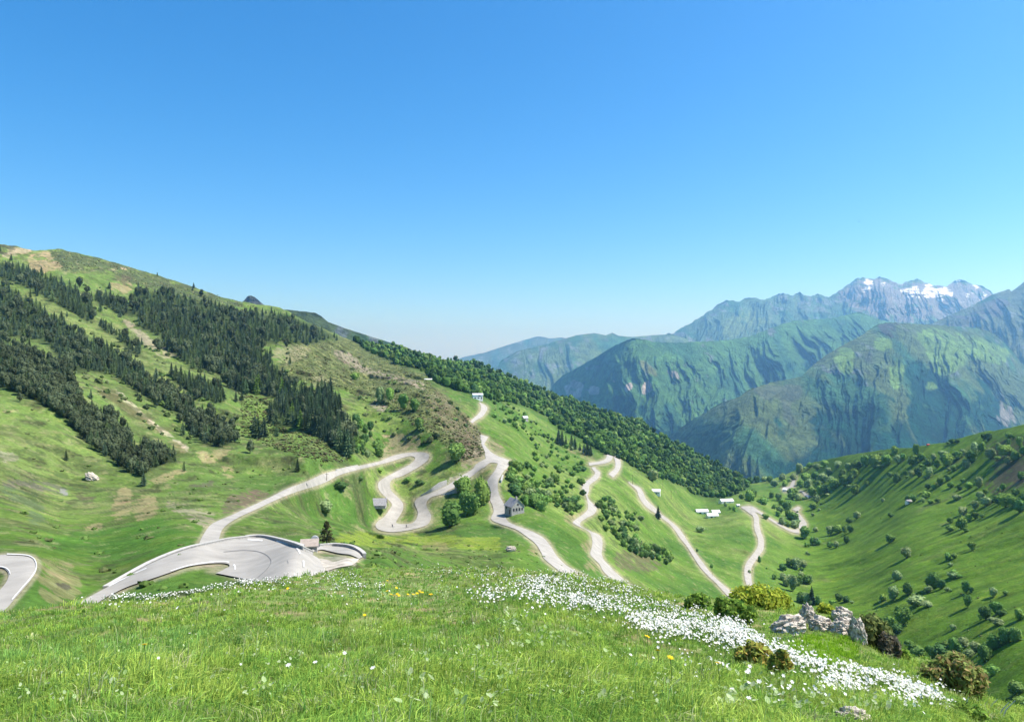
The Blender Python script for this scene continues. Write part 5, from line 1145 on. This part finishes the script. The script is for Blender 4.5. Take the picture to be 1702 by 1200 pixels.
# tussocks: blades that share a root, a colour and a droop
nt = 18300; u, v = mead_uv(nt, r); p = mead_P(u, v); c, n1, n2 = pick(u, v, p, r)
tone = r.uniform(0.62, 1.35, nt); size = r.uniform(0.55, 1.0, nt) ** 1.5 * (1.0 + 0.6 * n1).clip(0.5, 1.7) * (1 + 0.45 * (r.random(nt) > 0.93))
wind = fbm(p[:, 0] / 0.9, p[:, 1] / 0.9, 2, 260) * 3.0
nbl = r.integers(12, 26, nt); ix = np.repeat(np.arange(nt), nbl); n = len(ix)
az = r.random(n) * 6.283; rad = 0.05 * np.sqrt(r.random(n)) * size[ix] * (1 + 0.03 * p[ix, 1])
q = p[ix] + np.stack([rad * np.cos(az), rad * np.sin(az), 0 * az], 1)
h = 0.100 * size[ix] * r.uniform(0.55, 1.25, n); cc = c[ix] * tone[ix, None] * r.uniform(0.82, 1.18, (n, 1)); cc, h = finish_cols(u[ix], v[ix], cc, h, r)
ld = np.stack([0.75 * np.cos(az) + 0.55 * np.cos(wind[ix]), 0.75 * np.sin(az) + 0.55 * np.sin(wind[ix]), 0 * az], 1)
G2 = blade_mesh(q, h, np.maximum(0.0046, 0.0008 * q[:, 1]) * r.uniform(0.7, 1.4, n), ld, 0.25 + 0.85 * r.random(n), cc, r)
k = len(G1[0]); M_grass = mat_leaf('grass_blades', None, 0, 0, 1, 0.42)
o = link('grass', np_mesh('grass', np.vstack([G1[0], G2[0]]), [np.vstack([G1[1], G2[1] + k]), np.vstack([G1[2], G2[2] + k])], M_grass, np.vstack([G1[3], G2[3]]))); o['kind'] = 'stuff'
r = np.random.default_rng(302); u, v = mead_uv(420, r); p = mead_P(u, v); n = len(u); az = r.random(n) * 6.283
G3 = blade_mesh(p, r.uniform(0.12, 0.3, n), np.maximum(0.0025, 0.0006 * p[:, 1]), np.stack([np.cos(az), np.sin(az), 0 * az], 1), r.random(n) * 0.9, np.array([(0.50, 0.52, 0.28), (0.42, 0.48, 0.2)])[r.integers(2, size=n)], r)
o = link('tall_grass', np_mesh('tall_grass', G3[0], [G3[1], G3[2]], M_grass, G3[3])); o['kind'] = 'stuff'

# ---- white flowers
def disc_flowers(Q, rad, hgt, seed, col, tilt=0.5, seg=6):
    r = np.random.default_rng(seed); p = mead_P(Q[:, 0], Q[:, 1]); n = len(p); d = p[:, 1]
    c = p + np.stack([0.03 * r.normal(size=n), 0.03 * r.normal(size=n), hgt * r.uniform(0.6, 1.3, n)], 1)
    nr = np.stack([tilt * r.normal(size=n) + 0.15, tilt * r.normal(size=n) - 0.45, np.ones(n)], 1); nr /= np.linalg.norm(nr, axis=1)[:, None]
    a = np.cross(nr, r.normal(size=(n, 3))); a /= np.linalg.norm(a, axis=1)[:, None]; b = np.cross(nr, a)
    th = np.arange(seg * 2) * math.pi / seg; rr = np.where(np.arange(seg * 2) % 2 == 0, 1.0, 0.55)
    R_ = rad * r.uniform(0.5, 1.4, n)
    ring = c[:, None] + R_[:, None, None] * rr[None, :, None] * (a[:, None] * np.cos(th)[None, :, None] + b[:, None] * np.sin(th)[None, :, None]) + nr[:, None] * (R_ * 0.18)[:, None, None]
    V = np.concatenate([c[:, None], ring], 1).reshape(-1, 3); k = seg * 2 + 1
    j = np.arange(seg * 2)
    f = (np.stack([0 * j, 1 + j, 1 + (j + 1) % (seg * 2)], 1)[None] + (np.arange(n) * k)[:, None, None]).reshape(-1, 3)
    C = np.repeat(np.array(col)[None] * r.uniform(0.85, 1.0, (n, 1)), k, 0)
    # stems
    s = np.stack([np.full(n, 1.0), 0 * d, 0 * d], 1) * (np.maximum(0.0012, 0.0002 * d))[:, None]
    SV = np.stack([p - s, p + s, c + s, c - s], 1).reshape(-1, 3); SF = np.arange(4 * n).reshape(-1, 4) + len(V)
    SC = np.repeat(np.array([[0.12, 0.2, 0.05]]), 4 * n, 0)
    return np.vstack([V, SV]), [f, SF], np.vstack([C, SC])
WPOL = [(Z(12, 220,250, 420,205, 500,215, 640,195, 750,235, 850,255, 1000,295, 1050,390, 1200,385, 1400,425, 1470,470, 1280,490, 1000,470, 900,500, 700,450, 500,400, 400,440, 290,400), 2300),
        (Z(12, 540,370, 720,370, 890,400, 880,440, 720,440, 560,410), 600), (Z(12, 230,245, 440,215, 500,260, 420,330, 300,310), 500),
        (Z(12, 970,540, 1060,490, 1250,500, 1400,520, 1640,520, 1702,560, 1702,720, 1560,660, 1440,600, 1350,640, 1200,640, 1000,600), 2600),
        (Z(13, 0,290, 60,275, 160,330, 120,350, 0,345), 260), (Z(13, 0,345, 100,380, 200,400, 300,450, 450,490, 560,540, 560,570, 400,535, 280,480, 150,450, 0,410), 1900),
        (Z(13, 600,600, 640,555, 720,570, 830,600, 1000,640, 1150,710, 1240,750, 1230,780, 1100,765, 900,665, 820,640, 820,690, 700,690, 580,680), 1300), (Z(13, 820,595, 1000,640, 1150,710, 1230,760, 1100,760, 900,660), 700),
        (Z(10, 600,500, 640,458, 830,445, 1000,430, 1240,388, 1260,412, 1050,468, 830,482), 560), (Z(10, 1240,385, 1518,330, 1518,375, 1300,420), 260),
        (Z(11, 0,240, 330,235, 480,210, 720,205, 760,240, 480,260, 200,300, 0,300), 420), (Z(11, 600,275, 930,280, 950,310, 640,310), 170), (Z(11, 1150,160, 1702,165, 1702,230, 1200,220), 160),
        (Z(11, 1540,310, 1702,330, 1702,440, 1600,400), 110), (Z(12, 60,190, 220,210, 130,420, 0,420, 0,260), 200), (Z(12, 880,720, 1560,720, 1702,830, 1500,1000, 1250,800, 950,780), 60), (Z(13, 60,530, 700,700, 1300,780, 1500,760, 1300,820, 700,760, 200,800), 90),
        (Z(0, 100,1010, 700,990, 800,1180, 300,1180), 26)]
Q = []
for k, (P_, n) in enumerate(WPOL):
    r = np.random.default_rng(500 + k); lo, hi = P_.min(0), P_.max(0); q = lo + r.random((n * 6, 2)) * (hi - lo); q = q[inpoly(q[:, 0], q[:, 1], P_)]
    cl = fbm(q[:, 0] / 14, q[:, 1] / 9, 3, 520); q = q[r.random(len(q)) < smoothstep(-0.25, 0.6, cl) + 0.05][:int(n * 0.62)]; Q.append(q)
Q = np.vstack(Q); Q = Q + np.random.default_rng(519).normal(size=Q.shape) * np.where(np.random.default_rng(518).random((len(Q), 1)) < 0.5, 13.0, 2.5) * (1.4, 0.65); ev = np.interp(Q[:, 0], MEDGE[:, 0], MEDGE[:, 1]); Q[:, 1] = np.maximum(Q[:, 1] + 6, ev + 0.5)
V1, F1, C1 = disc_flowers(Q, 0.0155, 0.115, 511, (0.86, 0.85, 0.80))
o = link('white_flowers', np_mesh('white_flowers', V1, F1, mat_leaf('petals', None, 0, 0, 1, 0.3), C1)); o['kind'] = 'stuff'

# ---- broad pale leaves
LPOL = [(Z(0, -60,1030, 420,985, 850,960, 1250,1020, 1500,1110, 1650,1190, -60,1190), 1500, 0.018), (Z(11, 380,310, 620,290, 900,290, 1400,310, 1420,380, 900,400, 420,400), 900, 0.024), (Z(11, 1050,780, 1400,740, 1702,680, 1702,1187, 1050,1187), 60, 0.034), (Z(12, 0,260, 240,300, 330,470, 300,760, 120,1187, 0,1187), 120, 0.026),
        (Z(12, 100,500, 700,520, 760,740, 300,800), 120, 0.034), (Z(0, 120,1020, 760,1010, 900,1190, 200,1190), 60, 0.026), (Z(12, 800,640, 1600,800, 1500,1187, 700,1187), 70, 0.03), (Z(13, 0,540, 700,700, 1400,830, 600,848, 0,848), 160, 0.04)]
LV = []; LF = []; LC = []; off = 0
for k, (P_, n, sz) in enumerate(LPOL):
    r = np.random.default_rng(600 + k); lo, hi = P_.min(0), P_.max(0); q = lo + r.random((n * 5, 2)) * (hi - lo); q = q[inpoly(q[:, 0], q[:, 1], P_)]
    q = q[r.random(len(q)) < smoothstep(-0.2, 0.5, fbm(q[:, 0] / 30, q[:, 1] / 20, 3, 620)) + 0.05][:n]
    q[:, 1] = np.maximum(q[:, 1], np.interp(q[:, 0], MEDGE[:, 0], MEDGE[:, 1]) + 1)
    p = mead_P(q[:, 0], q[:, 1]); m = len(p); s = sz * r.uniform(0.6, 1.4, m)
    az = r.random(m) * 6.283; dr = np.stack([np.cos(az), np.sin(az), r.uniform(0.1, 1.0, m)], 1); dr /= np.linalg.norm(dr, axis=1)[:, None]
    sd_ = np.stack([-np.sin(az), np.cos(az), 0.3 * r.normal(size=m)], 1); o0 = p + np.stack([0 * s, 0 * s, r.uniform(0.03, 0.10, m)], 1); S = s[:, None]
    pts = np.stack([o0, o0 + dr * S * 0.3 + sd_ * S * 0.33, o0 + dr * S * 0.75 + sd_ * S * 0.28, o0 + dr * S * 1.05, o0 + dr * S * 0.75 - sd_ * S * 0.28, o0 + dr * S * 0.3 - sd_ * S * 0.33, o0 + dr * S * 0.5 - np.array([0, 0, 1]) * S * 0.08], 1)
    j = np.arange(6); f = (np.stack([0 * j + 6, j, (j + 1) % 6], 1)[None] + (np.arange(m) * 7)[:, None, None]).reshape(-1, 3) + off
    LV.append(pts.reshape(-1, 3)); LF.append(f); off += 7 * m
    LC.append(np.repeat(np.array([(0.36, 0.46, 0.22), (0.28, 0.40, 0.14), (0.42, 0.50, 0.28)])[r.integers(3, size=m)] * r.uniform(0.8, 1.2, (m, 1)), 7, 0))
o = link('broad_leaves', np_mesh('broad_leaves', np.vstack(LV), [np.vstack(LF)], M_grass, np.vstack(LC))); o['kind'] = 'stuff'

# ---- yellow flowers, one by one
M_yel = mat_plain('yellow_petals', (0.75, 0.50, 0.01), 0.7, 0.1, 40.0); M_stem = mat_plain('green_stem', (0.12, 0.2, 0.05), 0.8, 0.2, 30.0)
b = Build(); th = np.linspace(0, 2 * math.pi, 17)[:-1]
for k, (rad, zz) in enumerate(((1.0, 0.0), (0.72, 0.12), (0.42, 0.22))):
    rr = rad * np.where(np.arange(16) % 2 == 0, 1, 0.62); V = np.vstack([np.column_stack([rr * np.cos(th + k * 0.2), rr * np.sin(th + k * 0.2), zz + 0.25 * rr]), [[0, 0, zz]]]); i = np.arange(16)
    b.add(V, np.stack([i, (i + 1) % 16, 0 * i + 16], 1))
YB = b.mesh('blossom', M_yel); YS = Build().add(*tube([(0, 0, -0.1), (0.05, 0, 0.5), (0, 0, 1)], 0.014, 5)).mesh('stem', M_stem)
def yellow(z, x, y, rad, lab, grp=None):
    u, v = Z(z, x, y)[0]; h = 0.20; v2 = v + 6; p = mead_P(np.array([u]), np.array([v2]))[0]
    e = link('yellow_flower', None, loc=p); tag(e, lab, 'flower', grp)
    link('stem', YS, e, scale=(h, h, h)); link('blossom', YB, e, loc=(0, 0, h), rot=(random.uniform(0.2, 0.6), random.uniform(-0.3, 0.3), random.random() * 6), scale=rad)
yellow(10, 848, 930, 0.021, 'single bright yellow flower in the grass at lower left'); yellow(11, 310, 365, 0.03, 'yellow flower alone on the left edge of the flowery strip')
yellow(12, 1090, 745, 0.03, 'uppermost of the four scattered yellow flowers right of centre'); yellow(12, 1160, 860, 0.026, 'second of the four scattered yellow flowers, above the lower two')
yellow(12, 1243, 947, 0.025, 'left of the lower two scattered yellow flowers'); yellow(12, 1557, 945, 0.027, 'right of the lower two scattered yellow flowers'); yellow(11, 815, 652, 0.016, 'faint yellow flower above the dark grass tuft in the middle')
for x, y in ((930,405),(965,380),(990,405),(1030,410),(1025,355),(965,298),(1180,375),(1175,395),(1245,412),(1135,415),(1305,395),(1380,315),(1100,390),(1085,360),(940,395),(1010,395),(1040,400),(1195,382),(1255,405),(1160,405),(1230,398),(1175,365)):
    yellow(11, x, y, 0.028, 'yellow flower in the golden cluster at the middle of the knoll brow', 'yellow flowers of the cluster')

# ---- shrubs on the knoll
def shrub(z, x0, x1, ytop, ybase, cols, leaf, n, lab, seed, aspect=1.8, name='shrub', dpx=0, spiky=0.0):
    r = np.random.default_rng(seed); (u0, vb), (u1, vt) = Z(z, x0, ybase)[0], Z(z, x1, ytop)[0]
    uc = (u0 + u1) / 2; vbase = max(vb, np.interp(uc, MEDGE[:, 0], MEDGE[:, 1]) + 1); p = mead_P(np.array([uc]), np.array([vbase]))[0]; d = p[1]
    wm = (u1 - u0) / F * d; hm = (vb - vt) / F * d
    if vbase > vb: hm += (vbase - vb) / F * d
    e = link(name, None, loc=p); tag(e, lab, 'shrub')
    L = []
    for _ in range(9):
        cx = r.uniform(-0.36, 0.36) * wm; cy = r.uniform(-0.3, 0.3) * wm * 0.8; k = 1 - (abs(cx) / (0.5 * wm)) ** 2 * 0.7
        L.append((np.array([cx, cy, hm * 0.42 * k]), np.array([wm * 0.22, wm * 0.22, hm * 0.55 * k])))
    P = []; N = []
    for c, rad in L:
        q = r.normal(size=(n // 9, 3)); q /= np.linalg.norm(q, axis=1)[:, None]; P.append(c + q * rad * (0.55 + 0.5 * r.random((len(q), 1)))); N.append(q + np.array([0, 0, spiky]))
    P = np.vstack(P); N = np.vstack(N); k = P[:, 2] > -0.03; P, N = P[k], N[k]
    V, Fq_ = leaf_quads(P, N, np.full(len(P), leaf), r, aspect); cc = np.array(cols)[r.integers(len(cols), size=len(P))] * r.uniform(0.7, 1.3, (len(P), 1))
    link('foliage', np_mesh('foliage', V, [Fq_], M_grass, np.repeat(cc, 4, 0)), e)
    b = Build()
    for c, rad in L: b.add(*tube([(0, 0, -0.08), c * (0.5, 0.5, 0.6), c + (0, 0, rad[2] * 0.6)], [0.014, 0.009, 0.004], 5))
    link('branches', b.mesh('branches', M_bark), e)
YG = [(0.34, 0.40, 0.045), (0.26, 0.34, 0.045), (0.42, 0.45, 0.07)]; GG = [(0.18, 0.30, 0.05), (0.24, 0.36, 0.06), (0.14, 0.22, 0.05)]; OB = [(0.38, 0.36, 0.08), (0.30, 0.35, 0.07), (0.46, 0.33, 0.09), (0.26, 0.32, 0.08)]
OL = [(0.17, 0.21, 0.07), (0.22, 0.26, 0.08), (0.14, 0.17, 0.06)]; BR = [(0.27, 0.30, 0.09), (0.22, 0.28, 0.08), (0.33, 0.25, 0.11), (0.26, 0.31, 0.09)]
shrub(13, 60, 410, 84, 205, YG, 0.05, 3600, 'bright yellow-green juniper mound on the knoll edge left of the rocks', 1, 2.2, 'juniper')
shrub(13, -20, 190, 165, 290, GG, 0.05, 2600, 'fresh green shrub in front of the yellow-green juniper mound', 2)
shrub(12, 1340, 1520, 345, 440, GG, 0.05, 1800, 'left green shrub at the right end of the knoll brow', 3)
shrub(12, 1480, 1730, 365, 520, GG, 0.05, 2200, 'middle green shrub right of the white flower band', 4)
shrub(13, 95, 285, 400, 535, OB, 0.032, 2600, 'orange-brown low shrub breaking the white flower band', 5, 2.2)
shrub(13, 280, 385, 440, 595, OB, 0.032, 1600, 'small upright orange-brown shrub beside the larger one', 6, 2.2)
shrub(13, 735, 960, 240, 430, OL, 0.045, 3200, 'dark olive shrub hugging the right side of the pale rocks', 7, 2.0)
shrub(13, 880, 1005, 350, 480, [(0.17, 0.155, 0.11), (0.11, 0.105, 0.06), (0.22, 0.2, 0.15)], 0.035, 1800, 'greyish half-bare shrub right of the dark olive shrub', 8, 2.4)
shrub(13, 1165, 1470, 480, 690, BR, 0.038, 5200, 'large brown and green juniper on the steep right edge', 9, 2.2, 'juniper')
shrub(13, 535, 635, 183, 230, YG, 0.04, 900, 'small yellow-green tuft between the two pale rocks', 10)
shrub(13, 990, 1060, 430, 500, GG, 0.04, 700, 'small green shrub between the bare shrub and the large juniper', 11)
shrub(13, 1280, 1500, 740, 848, GG, 0.03, 1500, 'low leafy plant among the dry stalks at the lower right', 12)

# ---- rocks
M_rock = mat_new('limestone'); M_rock, tr_, br_ = M_rock
vn = nd(tr_, 'ShaderNodeTexVoronoi', feature='DISTANCE_TO_EDGE'); vn.inputs['Scale'].default_value = 7.0; tc = nd(tr_, 'ShaderNodeTexCoord')
nz = noise(tr_, 9.0, 8, 0.7); nz2 = noise(tr_, 2.5, 5, 0.6)
mixv = nd(tr_, 'ShaderNodeVectorMath', operation='ADD'); scv = nd(tr_, 'ShaderNodeVectorMath', operation='SCALE'); scv.inputs['Scale'].default_value = 0.25
tr_.links.new(nz2.outputs['Color'], scv.inputs[0]); tr_.links.new(tc.outputs['Object'], mixv.inputs[0]); tr_.links.new(scv.outputs[0], mixv.inputs[1]); tr_.links.new(mixv.outputs[0], vn.inputs['Vector'])
cr = nd(tr_, 'ShaderNodeValToRGB'); tr_.links.new(nz.outputs[0], cr.inputs[0])
cr.color_ramp.elements[0].position = 0.34; cr.color_ramp.elements[0].color = (0.15, 0.135, 0.11, 1); cr.color_ramp.elements[1].position = 0.55; cr.color_ramp.elements[1].color = (0.64, 0.565, 0.47, 1)
f = remap(tr_, vn.outputs['Distance'], 0.0, 0.06, 0.45, 1.0)
tr_.links.new(mul(tr_, cr.outputs[0], f), br_.inputs['Base Color']); br_.inputs['Roughness'].default_value = 0.95
bp = nd(tr_, 'ShaderNodeBump'); bp.inputs['Strength'].default_value = 0.8; bp.inputs['Distance'].default_value = 0.04
tr_.links.new(nz.outputs[0], bp.inputs['Height']); tr_.links.new(bp.outputs[0], br_.inputs['Normal'])
def rock(z, x0, x1, ytop, ybase, lab, seed, depth=0.7, tilt=0.0, grp=None, far=False):
    (u0, vb), (u1, vt) = Z(z, x0, ybase)[0], Z(z, x1, ytop)[0]; uc = (u0 + u1) / 2
    p = mead_P(np.array([uc]), np.array([max(vb, np.interp(uc, MEDGE[:, 0], MEDGE[:, 1]) + 2)]))[0]; d = p[1]; wm = (u1 - u0) / F * d; hm = (vb - vt) / F * d
    if far: p = ground_at(uc, vb); d = p[1]; wm = (u1 - u0) / F * d; hm = (vb - vt) / F * d
    V = ICO5[0].copy(); s = seed * 7.1
    n = ridged(V[:, 0] * 1.3 + s, V[:, 1] * 1.3 + V[:, 2] * 1.9, 5, seed, 0.55); n2 = fbm(V[:, 0] * 2 + V[:, 2], V[:, 1] * 2 - s + V[:, 2] * 2.2, 4, seed + 9)
    st = np.abs(((V[:, 2] * 2.4 + 0.8 * V[:, 0] + 0.35 * n2) % 1.0) - 0.5)
    V = V * (0.86 + 0.13 * n + 0.16 * n2 - 0.10 * smoothstep(0.36, 0.5, st))[:, None]
    V[:, 2] += tilt * V[:, 0]
    V *= np.array([wm / 2, wm / 2 * depth, hm * 0.62]); V[:, 2] += hm * 0.30
    o = link('rock', np_mesh('rock', V, [ICO5[1]], M_rock), loc=p); tag(o, lab, 'rock', grp)
rock(13, 275, 470, 225, 345, 'broad craggy pale rock at the left of the outcrop', 1, 0.7, 0.35)
rock(13, 440, 525, 180, 300, 'upright pale rock knob at the top of the left outcrop', 2)
rock(13, 490, 620, 245, 335, 'low craggy rock in the middle of the outcrop', 3)
rock(13, 620, 745, 198, 285, 'smooth pale cap rock at the top right of the outcrop', 4, 0.8, -0.15)
rock(13, 600, 780, 255, 370, 'dark fissured rock under the pale cap rock', 5)
rock(13, 720, 815, 270, 415, 'pale rock prongs at the right end of the outcrop', 6, 0.7, -0.4)
rock(13, 640, 830, 765, 860, 'flat grey rock in the grass at the bottom right edge', 7)
rock(13, 140, 205, 770, 825, 'small pinkish pale stone on bare soil near the bottom', 8)
rock(3, 550, 630, 560, 608, 'pale boulder lying alone on the smooth grass spur at the left', 9, 0.8, -0.4, far=True)
rock(12, 160, 230, 25, 60, 'dark weathered boulder on the slope just beyond the knoll brow', 12, 0.8, far=True)
# ---- dry stalks
for x0, y0, x1, y1, lab in ((1370, 795, 1390, 692, 'upright pale dry stalk left of the others at the lower right'), (1478, 768, 1497, 730, 'short pale dry stalk second from left'), (1505, 780, 1552, 713, 'leaning pale dry stalk in the middle of the group'),
        (1555, 842, 1617, 742, 'left one of two long leaning dry stalks at the right edge'), (1570, 842, 1652, 728, 'right one of two long leaning dry stalks at the right edge'), (1212, 795, 1218, 735, 'thin dry stalk standing in the last white flowers')):
    a, b2 = Z(13, x0, y0)[0], Z(13, x1, y1)[0]; p = mead_P(a[:1], np.maximum(a[1:2], np.interp(a[0], MEDGE[:, 0], MEDGE[:, 1]) + 1))[0]; d = p[1]; dx = (b2[0] - a[0]) / F * d; dz = (a[1] - b2[1]) / F * d
    o = link('dry_stalk', Build().add(*tube([(0, 0, -0.03), (dx * 0.45, 0.02, dz * 0.5), (dx, 0.0, dz)], [0.008, 0.007, 0.004], 5)).mesh('dry_stalk', mat_plain('dry_stalk', (0.55, 0.55, 0.42), 0.8, 0.1, 20.0)), loc=p); tag(o, lab, 'stalk')

# ---- the small pine and its hedge block beside the near loop
p = ground_at(*hp(16, 535, 405)); e = link('pine_tree', None, loc=p); tag(e, 'small dark pine standing alone behind the small loop of parapet', 'tree')
h = 3.9; r = np.random.default_rng(5)
link('trunk', Build().add(*tube([(0, 0, -0.3), (0.05, 0, h * 0.5), (0, 0, h * 0.95)], [0.13, 0.08, 0.02], 7)).mesh('trunk', M_bark), e)
P = []; N = []
for _ in range(46):
    t_ = r.random() ** 0.8; z0 = h * (0.18 + 0.78 * t_); th = r.random() * 6.283; L_ = (1.15 * (1 - t_) ** 0.7 + 0.12) * r.uniform(0.6, 1.1)
    tip = np.array([math.cos(th) * L_, math.sin(th) * L_, z0 + 0.15 * L_]); c = np.array([0, 0, z0]) + (tip - (0, 0, z0)) * r.uniform(0.35, 1.05, (26, 1)) + 0.11 * r.normal(size=(26, 3)); P.append(c); N.append(r.normal(size=(26, 3)))
P = np.vstack(P); V, Fq_ = leaf_quads(P, np.vstack(N), np.full(len(P), 0.15), r, 2.2)
link('crown', np_mesh('crown', V, [Fq_], mat_leaf('pine_needles', (0.075, 0.080, 0.034), 0, 0.3, 3.0, 0.15)), e)
